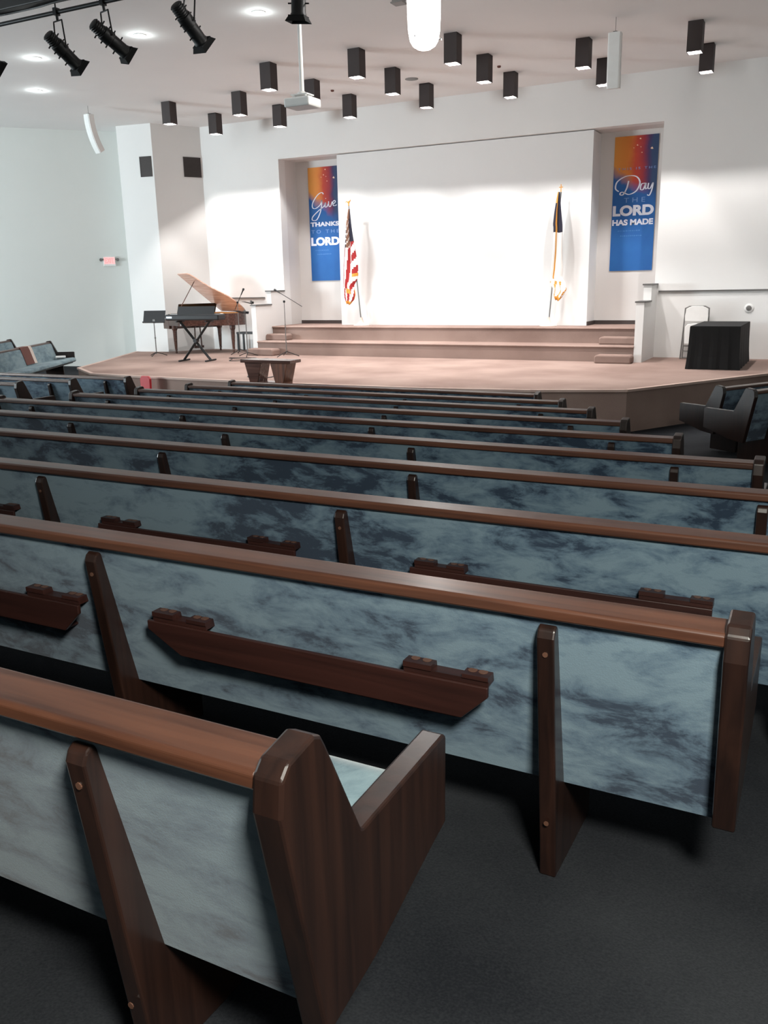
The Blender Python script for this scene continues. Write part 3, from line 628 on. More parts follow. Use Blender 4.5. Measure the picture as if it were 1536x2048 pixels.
# ------------------------------------------------------------------ banners
def banner_mat(name, seed):
    m, nt, bs = newmat(name); N, L = nt.nodes, nt.links
    tc = N.new('ShaderNodeTexCoord'); sp = N.new('ShaderNodeSeparateXYZ'); L.new(tc.outputs['Generated'], sp.inputs[0])
    no = N.new('ShaderNodeTexNoise'); no.inputs['Scale'].default_value = 3.5; no.inputs['Detail'].default_value = 4; no.noise_dimensions = '4D'; no.inputs['W'].default_value = seed
    L.new(tc.outputs['Object'], no.inputs['Vector'])
    a = N.new('ShaderNodeMath'); a.operation = 'MULTIPLY_ADD'; a.inputs[1].default_value = 0.22; L.new(no.outputs['Fac'], a.inputs[0]); L.new(sp.outputs['X'], a.inputs[2])
    cr = N.new('ShaderNodeValToRGB'); el = cr.color_ramp.elements
    el[0].position = 0.10; el[0].color = lin((214, 146, 62)); el[1].position = 1.08; el[1].color = lin((38, 62, 98))
    for p_, c_ in ((0.45, (214, 128, 52)), (0.62, (182, 60, 36)), (0.80, (146, 38, 48)), (0.93, (62, 40, 84))):
        e = el.new(p_); e.color = lin(c_)
    L.new(a.outputs[0], cr.inputs[0])
    # height mask: blue below, with the warm corner reaching lower on the right
    h1 = N.new('ShaderNodeMath'); h1.operation = 'MULTIPLY_ADD'; h1.inputs[1].default_value = 0.20; L.new(sp.outputs['X'], h1.inputs[0]); L.new(sp.outputs['Z'], h1.inputs[2])
    h2 = N.new('ShaderNodeMath'); h2.operation = 'MULTIPLY_ADD'; h2.inputs[1].default_value = 0.18; L.new(no.outputs['Fac'], h2.inputs[0]); L.new(h1.outputs[0], h2.inputs[2])
    mr = N.new('ShaderNodeMapRange'); mr.inputs[1].default_value = 0.79; mr.inputs[2].default_value = 0.89; L.new(h2.outputs[0], mr.inputs[0])
    bl = N.new('ShaderNodeValToRGB'); bl.color_ramp.elements[0].color = lin((16, 80, 150)); bl.color_ramp.elements[1].color = lin((30, 100, 166)); L.new(no.outputs['Fac'], bl.inputs[0])
    mx = N.new('ShaderNodeMix'); mx.data_type = 'RGBA'; L.new(mr.outputs[0], mx.inputs[0]); L.new(bl.outputs[0], mx.inputs[6]); L.new(cr.outputs[0], mx.inputs[7])
    L.new(mx.outputs[2], bs.inputs['Base Color']); bs.inputs['Roughness'].default_value = 0.7
    return m
m_spark = simple('banner_sparkle', (236, 200, 170), 0.6)
def smooth_path(p, n=8):
    out = []
    P = [p[0]] + list(p) + [p[-1]]
    for i in range(1, len(P)-2):
        for k in range(n):
            q = k/n; a, b_, c_, d_ = P[i-1], P[i], P[i+1], P[i+2]
            out.append(tuple(0.5*((2*b_[j])+(-a[j]+c_[j])*q+(2*a[j]-5*b_[j]+4*c_[j]-d_[j])*q*q+(-a[j]+3*b_[j]-3*c_[j]+d_[j])*q**3) for j in (0, 1)))
    out.append(tuple(p[-1])); return out
def stroke(bm, path, w, x, z, sx, sz):
    pts = smooth_path(path); n = len(pts); vs = []
    for i, (a, b_) in enumerate(pts):
        p0, p1 = pts[max(i-1, 0)], pts[min(i+1, n-1)]; dx, dz = (p1[0]-p0[0])*sx, (p1[1]-p0[1])*sz; l = math.hypot(dx, dz) or 1
        ww = w*(0.45+0.55*abs(dz)/l); nx_, nz_ = -dz/l*ww, dx/l*ww
        vs += [(x+a*sx+nx_, -0.012, z+b_*sz+nz_), (x+a*sx-nx_, -0.012, z+b_*sz-nz_)]
    vs2 = [(a, -0.009, c) for a, _, c in vs]; m_ = len(vs); fs = []
    for i in range(n-1):
        q = 2*i; fs += [(q, q+1, q+3, q+2), (m_+q, m_+q+2, m_+q+3, m_+q+1), (q, q+2, m_+q+2, m_+q), (q+1, m_+q+1, m_+q+3, q+3)]
    bm.add(vs+vs2, fs)
def banner(x0, x1, z0, z1, lines, strokes, faint, label, seed, script):
    w, h = (x1-x0)*S, (z1-z0)*S; Yb = 17.7*S-0.012
    t = empty('hanging_banner', (0.5*(x0+x1)*S, Yb, WZ(z0))); tag(t, label, 'banner')
    b = MB(); b.box(-w/2, w/2, -0.008, 0.0, 0, h); b.build('cloth', banner_mat('banner_print', seed), t)
    for txt, xa, xb, za, zb, mat, bold, spc in lines:
        text_mesh(txt, (xb-xa)*w, (zb-za)*h, mat, t, (((xa+xb)/2-0.5)*w, -0.0105, za*h), 'lettering', bold, space=spc)
    b = MB()
    for pth, ww in strokes: stroke(b, pth, ww, -w/2, 0, w, h)
    b.build('script_lettering', m_letter, t)
    b = MB(); rr = random.Random(seed)
    for (qx, qz, qs) in ((0.58, 0.975, 0.02), (0.52, 0.93, 0.018), (0.60, 0.915, 0.012), (0.85, 0.90, 0.03), (0.63, 0.875, 0.014), (0.44, 0.912, 0.012)):
        b.prism([((qx-0.5)*w-qs, qz*h), ((qx-0.5)*w, qz*h-qs*0.6), ((qx-0.5)*w+qs*1.1, qz*h-qs*0.4), ((qx-0.5)*w+qs*0.2, qz*h+qs)], -0.011, -0.009, 'y')
    b.build('sparkles', m_spark, t)
    b = MB(); q = 0.20
    for row_, (za, xe) in enumerate(faint):
        q = 0.16+0.06*row_
        while q < xe:
            l_ = rr.uniform(0.015, 0.05); b.box((q-0.5)*w, (q+l_-0.5)*w, -0.0105, -0.009, za*h, za*h+0.016+0.008*rr.random()); q += l_+0.018
    b.build('fine_print', m_letter3, t)
    return t
# "Give": coordinates are fractions of the banner's width and height
G_ = [([(0.50, 0.765), (0.44, 0.78), (0.30, 0.76), (0.14, 0.70), (0.12, 0.655), (0.22, 0.645), (0.38, 0.675), (0.44, 0.715)], 0.014), ([(0.44, 0.715), (0.42, 0.66), (0.36, 0.60), (0.24, 0.545), (0.10, 0.545), (0.12, 0.575), (0.30, 0.62), (0.50, 0.66), (0.56, 0.69), (0.54, 0.655), (0.60, 0.655), (0.66, 0.685)], 0.014),
      ([(0.66, 0.70), (0.67, 0.66), (0.72, 0.655), (0.78, 0.695)], 0.012), ([(0.80, 0.672), (0.88, 0.69), (0.86, 0.705), (0.80, 0.69), (0.82, 0.66), (0.93, 0.665)], 0.012), ([(0.56, 0.725), (0.58, 0.728)], 0.012)]
banner(-10.885, -10.10, 0.09, 2.54,
       [('THANKS', 0.03, 0.98, 0.485, 0.525, m_letter, 0.05, 1.05), ('TO THE', 0.05, 0.98, 0.425, 0.455, m_letter2, 0.0, 1.5), ('LORD', 0.03, 0.98, 0.315, 0.39, m_letter, 0.05, 1.0),
        ('FOR HE IS GOOD', 0.22, 0.62, 0.268, 0.280, m_letter3, 0.0, 1.1), ('PSALM', 0.26, 0.66, 0.235, 0.247, m_letter3, 0.0, 1.2)][:3],
       G_, ((0.27, 0.60), (0.235, 0.66)), 'left banner, blue with a fiery top, reading Give THANKS TO THE LORD', 3, 'Give')
D_ = [([(0.36, 0.675), (0.32, 0.62), (0.24, 0.575), (0.17, 0.58), (0.22, 0.595), (0.38, 0.575), (0.55, 0.60), (0.62, 0.66), (0.52, 0.705), (0.30, 0.71), (0.10, 0.675), (0.06, 0.625), (0.14, 0.60)], 0.015),
      ([(0.74, 0.65), (0.66, 0.645), (0.64, 0.61), (0.70, 0.605), (0.76, 0.65), (0.75, 0.61), (0.80, 0.615)], 0.013), ([(0.82, 0.65), (0.81, 0.615), (0.86, 0.61), (0.92, 0.65), (0.90, 0.60), (0.85, 0.56), (0.80, 0.565)], 0.013)]
banner(-4.035, -3.225, 0.145, 2.585,
       [('THIS IS THE', 0.10, 0.97, 0.755, 0.772, m_letter2, 0.0, 1.5), ('THE', 0.27, 0.76, 0.515, 0.55, m_letter2, 0.0, 1.6), ('LORD', 0.02, 0.97, 0.415, 0.495, m_letter, 0.05, 1.0), ('HAS MADE', 0.02, 0.97, 0.345, 0.39, m_letter, 0.045, 1.0)],
       D_, ((0.30, 0.64), (0.262, 0.72)), 'right banner, blue with a fiery top, reading Day THE LORD HAS MADE', 9, 'Day')

# ------------------------------------------------------------------ flags
def flag(base, top, cols, outline, label, finial, cat='flag'):
    base, top = Vector(base), Vector(top); H_ = (top-base).length
    t = empty('flag_stand', base); tag(t, label, cat, None)
    b = MB(); b.tube([(0, 0, 0.03), top-base], 0.017, 10); b.build('pole', m_pole, t, smooth=True)
    b = MB(); b.lathe([(0.19, 0.0), (0.19, 0.012), (0.12, 0.03), (0.06, 0.07), (0.03, 0.15), (0.026, 0.19)], seg=28); b.build('base', m_cream, t, smooth=True)
    if finial == 'eagle':
        b = MB(); p = top-base; b.lathe([(0.012, 0), (0.02, 0.02), (0.012, 0.04), (0.02, 0.06), (0.018, 0.09), (0.006, 0.11)], cx=p.x, cy=p.y, cz=p.z, seg=10)
        b.tube([p+Vector((0.0, 0, 0.06)), p+Vector((-0.05, 0, 0.10)), p+Vector((-0.10, 0, 0.075))], [0.014, 0.012, 0.004], 8); b.tube([p+Vector((0.0, 0, 0.06)), p+Vector((0.04, 0, 0.11)), p+Vector((0.055, 0, 0.14))], [0.014, 0.012, 0.004], 8)
        b.build('eagle_finial', m_gold, t, smooth=True)
    else:
        b = MB(); p = top-base; b.box(p.x-0.008, p.x+0.008, p.y-0.006, p.y+0.006, p.z, p.z+0.15); b.box(p.x-0.04, p.x+0.04, p.y-0.006, p.y+0.006, p.z+0.085, p.z+0.10); b.build('cross_finial', m_gold, t)
    # draped cloth: outline rows (z, xl, xr) in metres relative to the base
    nu, nv = 28, 60; vs = []; b = MB(); 
    def interp(z):
        for i in range(len(outline)-1):
            z0, l0, r0_ = outline[i]; z1, l1, r1_ = outline[i+1]
            if z <= z0 and z >= z1:
                q = (z0-z)/(z0-z1); return l0+(l1-l0)*q, r0_+(r1_-r0_)*q
        return outline[-1][1:]
    zt, zb = outline[0][0], outline[-1][0]
    for j in range(nv+1):
        z = zt+(zb-zt)*j/nv; xl, xr = interp(z); 
        for i in range(nu+1):
            q = i/nu; amp = min(0.05, (xr-xl)*0.35)
            yy = -0.035 - amp*(0.5+0.5*math.sin(q*9.5+0.8*math.sin(z*2.0)))
            xx = xl+(xr-xl)*(q+0.05*math.sin(q*12.6+z*1.5))
            b.v.append((xx, yy, z+0.02*math.sin(q*7)*j/nv))
    for j in range(nv):
        for i in range(nu):
            a = j*(nu+1)+i; b.f.append((a, a+1, a+nu+2, a+nu+1)); b.m.append(cols(i/nu, j/nv))
    o = b.build('cloth', [m_red, m_wcloth, m_navy, m_gold, m_tan], t, smooth=True)
    so = o.modifiers.new('thickness', 'SOLIDIFY'); so.thickness = 0.004
    return t
def us(u_, v_):
    if v_ < 0.10: return 4 if u_ < 0.55 else 2
    if v_ < 0.40:
        if u_ < 0.18: return (1 if int(v_*60) % 3 == 0 else 2) if (v_ > 0.18) else 4
        if u_ < 0.44: return 1 if int(v_*60+u_*20) % 5 == 0 else 4
        if v_ < 0.33 and u_ > 0.4: return 2
    if v_ > 0.82:
        e = abs((u_-0.5)*1.2+(v_-0.86)*1.5)
        if v_ > 0.965 or u_ > 0.93 or (v_ < 0.88 and 0.25 < u_ < 0.75): return 3
        return 0 if int((u_+v_*1.1)*7) % 2 else 1
    if u_ > 0.55:
        if 0.66 < v_ < 0.70: return 3
        return 0 if int((v_-0.33+0.15*u_)*13) % 2 else 1
    if u_ > 0.93: return 3
    return 0 if int((u_*6.5+v_*2.2)) % 2 else 1
def xf(x, z): return None
bl = W(-9.15, 16.84, -0.875); tl = W(-9.385, 16.84, 1.60)
def fl_out(rows_, base, Y):
    out = []
    for yy, xa, xb in rows_:
        A = at(xa, yy, Y); B = at(xb, yy, Y); out.append(((A.z+B.z)/2-base.z, A.x-base.x, B.x-base.x))
    return out
flag(bl, tl, us, fl_out([(418, 698, 702), (450, 694, 706), (474, 693, 709), (500, 691, 713), (530, 689, 717), (552, 689, 717), (560, 689, 715), (572, 689, 709), (590, 690, 712), (600, 693, 710), (609, 696, 703)], bl, 16.84),
     'American flag hanging furled on a silver pole with an eagle, left on the platform', 'eagle')
def chf(u_, v_):
    if v_ < 0.10: return 3 if u_ < 0.35 else 2
    if v_ < 0.365: return 3 if 0.26 < u_ < 0.36 else 2
    if 0.26 < u_ < 0.33 and v_ < 0.80: return 3
    if v_ > 0.80 and (int(u_*10+v_*30) % 4 == 0): return 3
    if v_ > 0.95: return 3
    return 1
br_ = W(-5.0, 16.90, -0.875); tr_ = W(-4.83, 16.90, 1.60)
flag(br_, tr_, chf, fl_out([(384, 1117, 1121), (400, 1114, 1123), (425, 1110, 1125), (449, 1107, 1127), (455, 1108, 1127), (500, 1107, 1126), (540, 1103, 1126), (556, 1101, 1124), (566, 1101, 1130), (580, 1108, 1133), (592, 1109, 1128), (601, 1112, 1120)], br_, 16.90),
     'white flag with dark blue top and gold fringe on a pole, right on the platform', 'cross')

# ------------------------------------------------------------------ communion table and floor things before the stage
zf = WZ(-2.03)
t = empty('communion_table', Vector((-7.47*S, 10.72*S, zf)), math.radians(0)); tag(t, 'small dark wooden table with slanted slab legs in front of the stage', 'table')
hT = WZ(-1.065)-zf
b = MB(); b.box(-0.49, 0.49, -0.02, 0.32, hT-0.05, hT); b.build('tabletop', m_piano, t, bevel=0.008)
for s_ in (-1, 1):
    b = MB(); xo, xi = 0.51, 0.15
    q = [(s_*xo, hT-0.045), (s_*xi, hT-0.045), (s_*(xi+0.10), 0.0), (s_*(xo-0.22), 0.0)]
    q = [(s_*0.42, hT-0.05), (s_*0.09, hT-0.05), (s_*0.17, hT-0.36), (s_*0.20, 0.0), (s_*0.31, 0.0), (s_*0.335, hT-0.36)]
    b.prism(q, 0.0, 0.28, 'y'); b.build('leg', m_ptable_lit if s_ > 0 else m_piano, t, bevel=0.006)  # right leg lighter: the warm light on it is put into its wood colour
b = MB(); b.box(-0.30, 0.30, 0.01, 0.27, hT-0.44, hT-0.36); b.build('stretcher', m_piano, t, bevel=0.006)
b = MB(); b.lathe([(0.10, 0), (0.115, 0.02), (0.13, 0.26), (0.12, 0.27)], seg=24); rx = at(292, 768, 11.05)
o = b.build('red_bucket', m_redp, loc=(rx.x, rx.y, WZ(-1.78)), smooth=True)
bpy.data.objects.remove(o)
b = MB(); b.box(-0.12, 0.12, -0.03, 0.03, 0, 0.24); 
t = empty('fire_bell_box', (0, 0, 0)); bpy.data.objects.remove(t)
pr_ = at(291, 769, 10.6)
o = b.build('red_chair_back', m_redp, loc=(pr_.x, pr_.y, pr_.z), bevel=0.05); bpy.data.objects.remove(o)
# red upright thing against the stage front
t = empty('red_stool', Vector((at(291, 760, 11.1).x, 11.1*S, zf))); tag(t, 'small red seat showing over the pews before the stage at left', 'stool')
zr = at(291, 752, 11.1).z - zf
b = MB(); b.prism([(-0.11, zr-0.30), (0.11, zr-0.30), (0.12, zr-0.05), (0.08, zr), (-0.08, zr), (-0.12, zr-0.05)], -0.02, 0.03, 'y'); b.build('backrest', m_redp, t, bevel=0.01)
b = MB(); b.box(-0.15, 0.15, -0.28, 0.03, zr-0.42, zr-0.38); b.build('seat', m_redp, t, bevel=0.01)
for sx in (-1, 1):
    for yy in (-0.25, 0.01):
        b = MB(); b.tube([(sx*0.13, yy, 0), (sx*0.13, yy, zr-0.38)], 0.012, 8); b.build('leg', m_grey, t)

# ------------------------------------------------------------------ stage things
zs = WZ(-1.45)
def music_stand(X, Y, hgt, tilt, rz, w, h, label, solid=True):
    t = empty('music_stand', Vector((X*S, Y*S, zs)), rz); tag(t, label, 'music stand')
    b = MB(); b.tube([(0, 0, 0.05), (0, 0, hgt*0.55), (0, 0, hgt)], [0.013, 0.013, 0.010], 10); b.tube([(0, 0, hgt*0.5), (0, 0, hgt*0.54)], 0.02, 10); b.build('pole', m_grey, t, smooth=True)
    b = MB()
    for k in range(3):
        a = 0.5+k*2*math.pi/3; b.tube([(0, 0, 0.09), (0.14*math.cos(a), 0.14*math.sin(a), 0.05), (0.25*math.cos(a), 0.25*math.sin(a), 0.008)], 0.009, 8)
    b.build('tripod_foot', m_black, t, smooth=True)
    b = MB(); b.box(-w/2, w/2, -0.004, 0.004, 0, h); b.box(-w/2, w/2, -0.05, 0.0, -0.006, 0.004); b.box(-w/2, w/2, -0.05, -0.045, 0.0, 0.02)
    o = b.build('tray', m_blackp, t, loc=(0, 0, hgt-0.04), bevel=0.002); o.rotation_euler = (tilt, 0, 0)
    b = MB(); b.box(-0.03, 0.03, 0.0, 0.03, -0.03, 0.06); b.build('tray_bracket', m_grey, t, loc=(0, 0, hgt-0.02))
    return t
music_stand(-13.27, 14.9, 0.83, math.radians(-20), math.radians(196-180), 0.56, 0.30, 'black music stand with wide tray in front of the bluish left corner wall')
music_stand(-11.1, 15.30, 1.02, math.radians(-72), math.radians(150), 0.34, 0.24, 'black music stand with nearly flat tray before the left stage steps')
music_stand(-11.60, 16.25, 1.22, math.radians(-75), math.radians(140), 0.34, 0.22, 'black music stand with flat tray beside the white newel, behind the piano tail')
def mic_stand(X, Y, hgt, boom, label, mic=True):
    t = empty('microphone_stand', Vector((X*S, Y*S, zs))); tag(t, label, 'microphone stand')
    b = MB(); b.tube([(0, 0, 0.06), (0, 0, hgt*0.6)], 0.011, 8); b.tube([(0, 0, hgt*0.6), (0, 0, hgt)], 0.008, 8); b.build('pole', m_grey, t, smooth=True)
    b = MB()
    for k in range(3):
        a = 0.3+k*2*math.pi/3; b.tube([(0, 0, 0.12), (0.30*math.cos(a), 0.30*math.sin(a), 0.012)], 0.009, 8)
    b.build('tripod_foot', m_black, t, smooth=True)
    A, B_ = Vector(boom[0]), Vector(boom[1])
    b = MB(); b.tube([A, B_], 0.007, 8); b.lathe([(0.02, -0.025), (0.028, 0), (0.02, 0.025)], cz=hgt, seg=12); b.build('boom', m_black, t, smooth=True)
    if mic:
        d = (A-B_).normalized(); b = MB(); b.tube([A, A+d*0.12], [0.012, 0.016], 10); b.tube([A+d*0.12, A+d*0.14, A+d*0.17, A+d*0.18], [0.02, 0.026, 0.024, 0.01], 12); b.build('microphone', m_blackp, t, smooth=True)
    return t
def rel_at(x, y, Y, base): return tuple(at(x, y, Y)-base)
bs = Vector((-10.21*S, 15.45*S, zs)); 
hh = at(582, 603, 15.45).z-zs
mic_stand(-10.21+0.0, 15.45, hh, ((at(560, 586, 15.45).x-bs.x, 0, at(560, 586, 15.45).z-zs), (at(604, 613, 15.45).x-bs.x, 0, at(604, 613, 15.45).z-zs)), 'boom microphone stand standing in front of the left stage steps')
bs = Vector((-11.62*S, 15.75*S, zs)); hh = at(478, 605, 15.75).z-zs
mic_stand(-11.62, 15.75, hh, ((at(482, 590, 15.75).x-bs.x, 0, at(482, 590, 15.75).z-zs), (at(470, 619, 15.75).x-bs.x, 0, at(470, 619, 15.75).z-zs)), 'boom microphone stand behind the right end of the piano')

# digital keyboard on an X stand
kc = Vector((-11.45*S, 14.05*S, zs)); krz = math.radians(10)
t = empty('keyboard_stand', kc, krz); tag(t, 'black crossed leg keyboard stand carrying the stage keyboard', 'keyboard stand')
for s_ in (-1, 1):
    b = MB()
    for dy in (-0.05, 0.05): b.tube([(-0.33*s_, dy*0.6, 0.03), (0.36*s_, dy*0.6, 0.86)], 0.016, 8)
    b.build('cross_leg', m_black, t, smooth=True)
    b = MB(); b.tube([(-0.33*s_, -0.24, 0.02), (-0.33*s_, 0.24, 0.02)], 0.018, 8); b.tube([(0.36*s_, -0.18, 0.87), (0.36*s_, 0.18, 0.87)], 0.016, 8); b.build('foot_bar', m_black, t, smooth=True)
b = MB(); b.tube([(0, -0.06, 0.45), (0, 0.06, 0.45)], 0.045, 16); b.build('pivot', m_black, t, smooth=True)
t = empty('digital_keyboard', kc+Vector((0, 0, 0.893)), krz); tag(t, 'long black digital keyboard on a crossed stand in front of the piano', 'keyboard')
b = MB(); b.box(-0.64, 0.68, -0.17, 0.17, 0, 0.13); b.build('body', m_blackp, t, bevel=0.03)
b = MB(); b.prism([(-0.14, 0.13), (-0.12, 0.13), (-0.06, 0.30), (-0.08, 0.30)], -0.34, 0.56, 'x'); b.build('music_rest', m_blackp, t)
b = MB(); b.box(-0.60, 0.64, 0.0, 0.14, 0.13, 0.14)
b.build('keys', m_keys, t)
b = MB()
for k in range(52):
    if k % 7 not in (2, 6): b.box(-0.60+k*0.0235+0.017, -0.60+k*0.0235+0.029, 0.0, 0.09, 0.14, 0.148)
b.build('black_keys', m_blackp, t)
b = MB(); b.box(-0.60, -0.46, -0.174, -0.168, 0.05, 0.09); b.build('silver_badge', m_chrome, t)

# grand piano
t = empty('grand_piano', Vector((-13.15*S, 16.18*S, zs)), math.radians(-25)); tag(t, 'brown grand piano with its lid propped open by the left stage wall', 'piano')
# local: +x towards the tail, y=-0.72 treble side (towards the room), y=+0.72 bass side
out = [(0, -0.74), (0, 0.74), (0.9, 0.74), (1.50, 0.74), (1.66, 0.66), (1.73, 0.48), (1.70, 0.28), (1.58, 0.10), (1.38, -0.06), (1.15, -0.22), (0.98, -0.42), (0.88, -0.60), (0.78, -0.70), (0.66, -0.74)]
fine = smooth_path(out[2:], 4); out = out[:2]+fine; out = [(x*0.8, y) for x, y in out]
b = MB(); b.prism(out, 0.68, 0.97, 'z'); b.build('case', m_piano, t, bevel=0.008)
b = MB(); b.prism([(x*0.97+0.02, y*0.95) for x, y in out], 0.972, 0.976, 'z'); b.build('iron_plate', m_gold, t)
b = MB(); b.box(-0.32, 0.0, -0.74, -0.66, 0.60, 0.84); b.box(-0.32, 0.0, 0.66, 0.74, 0.60, 0.84); b.box(-0.32, 0.0, -0.66, 0.66, 0.60, 0.69); b.build('key_bed', m_piano, t, bevel=0.01)
b = MB(); b.box(-0.30, -0.14, -0.64, 0.64, 0.70, 0.72); b.build('keys', m_keys, t)
b = MB(); b.prism([(0.05, 0.97), (0.08, 0.97), (0.20, 1.20), (0.17, 1.20)], -0.52, 0.52, 'y')
b.v = [(x, y, z) for x, y, z in b.v]; b.build('music_desk', m_blackp, t)
for (lx, ly) in ((0.06, -0.62), (0.06, 0.62), (1.14, 0.42)):
    b = MB(); b.lathe([(0.075, 0.68), (0.075, 0.60), (0.055, 0.56), (0.05, 0.40), (0.032, 0.10), (0.04, 0.07)], cx=lx, cy=ly, seg=8); b.lathe([(0.02, 0.07), (0.028, 0.05), (0.028, 0.0)], cx=lx, cy=ly, seg=10); b.build('leg', m_piano, t)
b = MB(); b.box(0.02, 0.10, -0.13, 0.13, 0.10, 0.16); b.tube([(0.06, -0.09, 0.12), (0.06, -0.07, 0.68)], 0.018, 8); b.tube([(0.06, 0.09, 0.12), (0.06, 0.07, 0.68)], 0.018, 8)
for dy in (-0.06, 0, 0.06): b.box(-0.08, 0.05, dy-0.012, dy+0.012, 0.09, 0.10)
b.build('pedal_lyre', m_piano, t)
la = math.radians(39)
def lidtf(x, y, z):      # rotate about the bass side hinge (y=0.74, z=0.98)
    dy = y-0.74; return (x, 0.74+dy*math.cos(la)+z*math.sin(la), 0.985-dy*math.sin(la)+z*math.cos(la))
b = MB(); lo_ = [(x if x > 0.35 else 0.35, y*1.01) for x, y in out]; b.prism(out, 0.0, 0.022, 'z'); b.v = [lidtf(*v) for v in b.v]; b.build('lid', m_lid, t)
b = MB(); b.box(0.02, 0.32, -0.70, 0.70, 0.024, 0.044); b.v = [lidtf(*v) for v in b.v]; b.build('folded_front_lid', m_lid, t)
pp = lidtf(0.45, -0.45, 0); b = MB(); b.tube([(0.45, -0.70, 0.97), pp], 0.010, 8); b.build('lid_prop', m_piano, t)
# bench
t = empty('piano_bench', Vector((-11.93*S, 16.76*S, zs))); tag(t, 'dark wooden piano bench behind the tail of the piano', 'bench')
b = MB(); b.box(-0.47, 0.47, -0.15, 0.15, 0.42, 0.47); b.build('seat', m_blackp, t, bevel=0.01)
for sx in (-0.44, 0.44):
    for sy in (-0.12, 0.12): b = MB(); b.box(sx-0.02, sx+0.02, sy-0.02, sy+0.02, 0, 0.42); b.build('leg', m_blackp, t)

# cables on the stage
def cable(pts, label, rad=0.008):
    sp_ = smooth_path(pts, 6); o0 = sp_[0]
    b = MB(); b.tube([((x-o0[0])*S, (y-o0[1])*S, rad) for x, y in sp_], rad, 6); o = b.build('cable', m_blackp, loc=Vector((o0[0]*S, o0[1]*S, zs+0.002)), smooth=True); tag(o, label, 'cable'); return o
cable([(-10.95, 14.55), (-10.75, 14.2), (-10.5, 14.4), (-10.6, 14.9), (-11.2, 14.8), (-10.8, 14.6), (-10.3, 14.9)], 'black cable looped on the stage carpet right of the keyboard stand')
cable([(-8.75, 12.1), (-8.55, 11.75), (-8.3, 11.6), (-8.1, 11.75), (-8.2, 12.1), (-7.9, 12.0)], 'thin dark cable curled on the stage edge left of the small table')

# ------------------------------------------------------------------ black covered table and folding chairs, stage right
x0, x1, y0, y1, hh = -2.055, -1.30, 14.88, 16.55, (1.45-0.765)*S
t = empty('covered_table', Vector(((x0+x1)/2*S, y0*S, zs))); tag(t, 'table fully covered by a fitted black cloth at the right of the stage', 'table')
w, d = (x1-x0)*S/2, (y1-y0)*S
b = MB(); n = 14
ring = []
def perim(n):
    P = []
    for i in range(n): P.append((-1+2*i/n, 0, 0))
    for i in range(n): P.append((1, i/n, 1))
    for i in range(n): P.append((1-2*i/n, 1, 2))
    for i in range(n): P.append((-1, 1-i/n, 3))
    return P
P = perim(n); vs = []
levels = [(hh, 0.0), (hh-0.02, 0.004), (hh*0.6, 0.010), (hh*0.3, 0.020), (0.004, 0.040)]
for z, fl in levels:
    for k, (a, c, sd) in enumerate(P):
        wob = 0.010*math.sin(k*1.9)*(1-z/hh)
        xx = a*w; yy = c*d
        cxn = a; cyn = (c-0.5)*2
        vs.append((xx+cxn*(fl+wob), yy+cyn*(fl+wob), z))
m_ = len(P); fs = []
for l_ in range(len(levels)-1):
    for k in range(m_): fs.append((l_*m_+k, l_*m_+(k+1) % m_, (l_+1)*m_+(k+1) % m_, (l_+1)*m_+k))
fs.append(tuple(range(m_)))
b.add(vs, fs); b.build('cloth', m_cloth, t)
b = MB(); b.box(-w+0.02, w-0.02, 0.02, d-0.02, hh-0.035, hh-0.012); b.build('tabletop', m_white, t)
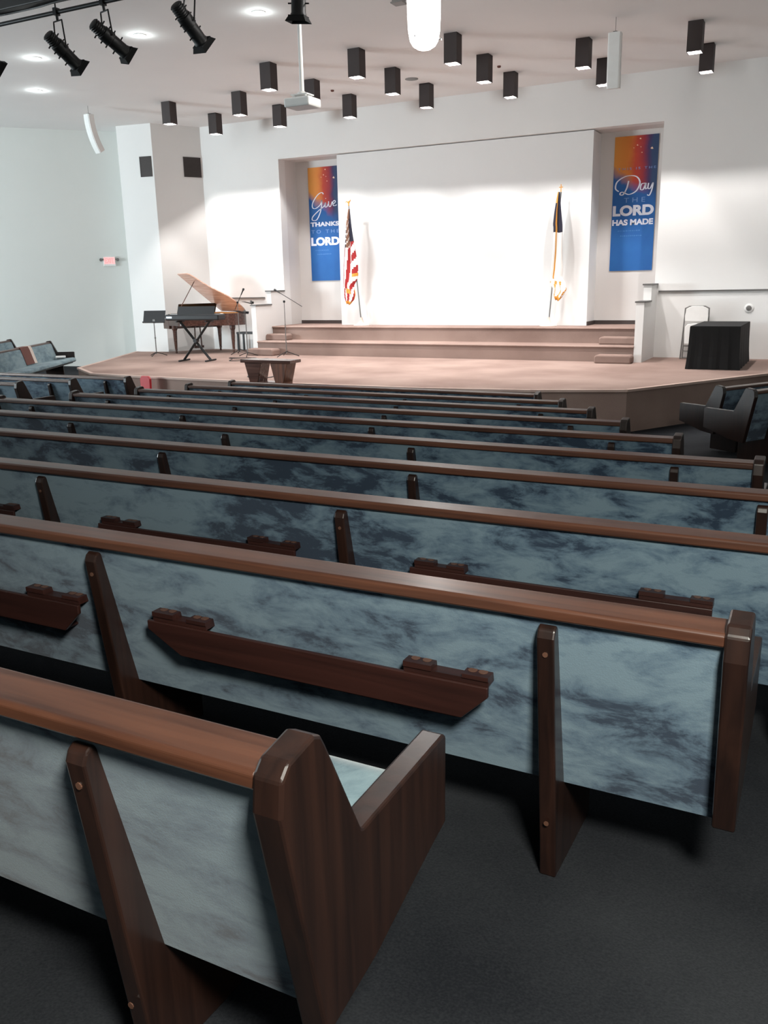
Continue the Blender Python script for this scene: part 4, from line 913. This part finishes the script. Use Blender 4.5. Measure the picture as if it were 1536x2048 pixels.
def folding_chair(X, Y, label, dx=0.0):
    t = empty('folding_chair', Vector((X*S, Y*S, zs))); tag(t, label, 'folding chair', 'white folding chairs against the stage wall')
    lean = 0.10
    def P_(x, z, off=0.0): return (x, z*lean-off, z)
    b = MB()
    for s_ in (-1, 1): b.tube([P_(s_*0.255, 0.0), P_(s_*0.235, 0.55), P_(s_*0.225, 1.0)], 0.012, 8)
    b.tube([P_(-0.225, 0.99), P_(-0.15, 1.03), P_(0.15, 1.03), P_(0.225, 0.99)], 0.012, 8)
    b.build('frame', m_grey, t, smooth=True)
    b = MB()
    for s_ in (-1, 1): b.tube([P_(s_*0.21, 0.02, 0.04), P_(s_*0.205, 0.62, 0.03)], 0.011, 8)
    for zz in (0.03, 0.16, 0.26): b.tube([P_(-0.21, zz, 0.04), P_(0.21, zz, 0.04)], 0.009, 8)
    b.build('leg_frame', m_grey, t, smooth=True)
    b = MB(); pr = [(-0.215, 0.74), (0.215, 0.74), (0.222, 0.85), (0.20, 0.99), (0.10, 1.035), (-0.10, 1.035), (-0.20, 0.99), (-0.222, 0.85)]
    b.prism(pr, -0.012, 0.012, 'y'); b.v = [(x, y+z*lean-0.01, z) for x, y, z in b.v]; b.build('backrest', m_white, t, bevel=0.006)
    b = MB(); pr = [(-0.19, 0.30), (0.19, 0.30), (0.205, 0.62), (0.15, 0.69), (0, 0.705), (-0.15, 0.69), (-0.205, 0.62)]
    b.prism(pr, -0.02, 0.02, 'y'); b.v = [(x, y+z*lean-0.055, z) for x, y, z in b.v]; b.build('seat', m_white, t, bevel=0.01)
    return t
folding_chair(-2.23, 16.78, 'white folding chair leaning on the wall left of the black table, back one')
folding_chair(-2.22, 16.70, 'white folding chair leaning on the wall left of the black table, front one')

# things on the left wing pew
c_, s_ = math.cos(aL), math.sin(aL)
def wp(lx, ly, lz): return Vector((-14.73*S + lx*c_ - ly*s_, 13.2*S + lx*s_ + ly*c_, WZ(-1.05)-0.826+lz))
t = empty('folded_cloth', wp(1.75, 0.0, 0), aL); tag(t, 'brown and cream cloth draped over the back of the left wing pew', 'cloth')
for nm, xa, xb, mt in (('brown_panel', -0.22, 0.26, m_brown), ('cream_border', -0.38, -0.22, m_cream)):
    b = MB(); b.prism([(-0.006, 0.70), (-0.006, 0.832), (0.112, 0.832), (0.138, 0.775), (0.225, 0.47), (0.220, 0.47), (0.130, 0.775), (0.110, 0.828), (0.0, 0.828), (0.0, 0.70)], xa, xb, 'x'); b.build(nm, mt, t)
b = MB(); b.box(-0.16, 0.16, -0.11, 0.11, 0, 0.035); o = b.build('white_slab', m_white, loc=wp(0.30, 0.38, 0.485), rot=(0, 0, aL+0.3), bevel=0.012); tag(o, 'small flat white shape on the seat of the left wing pew', 'papers')  # flat white box with rounded edges on the seat
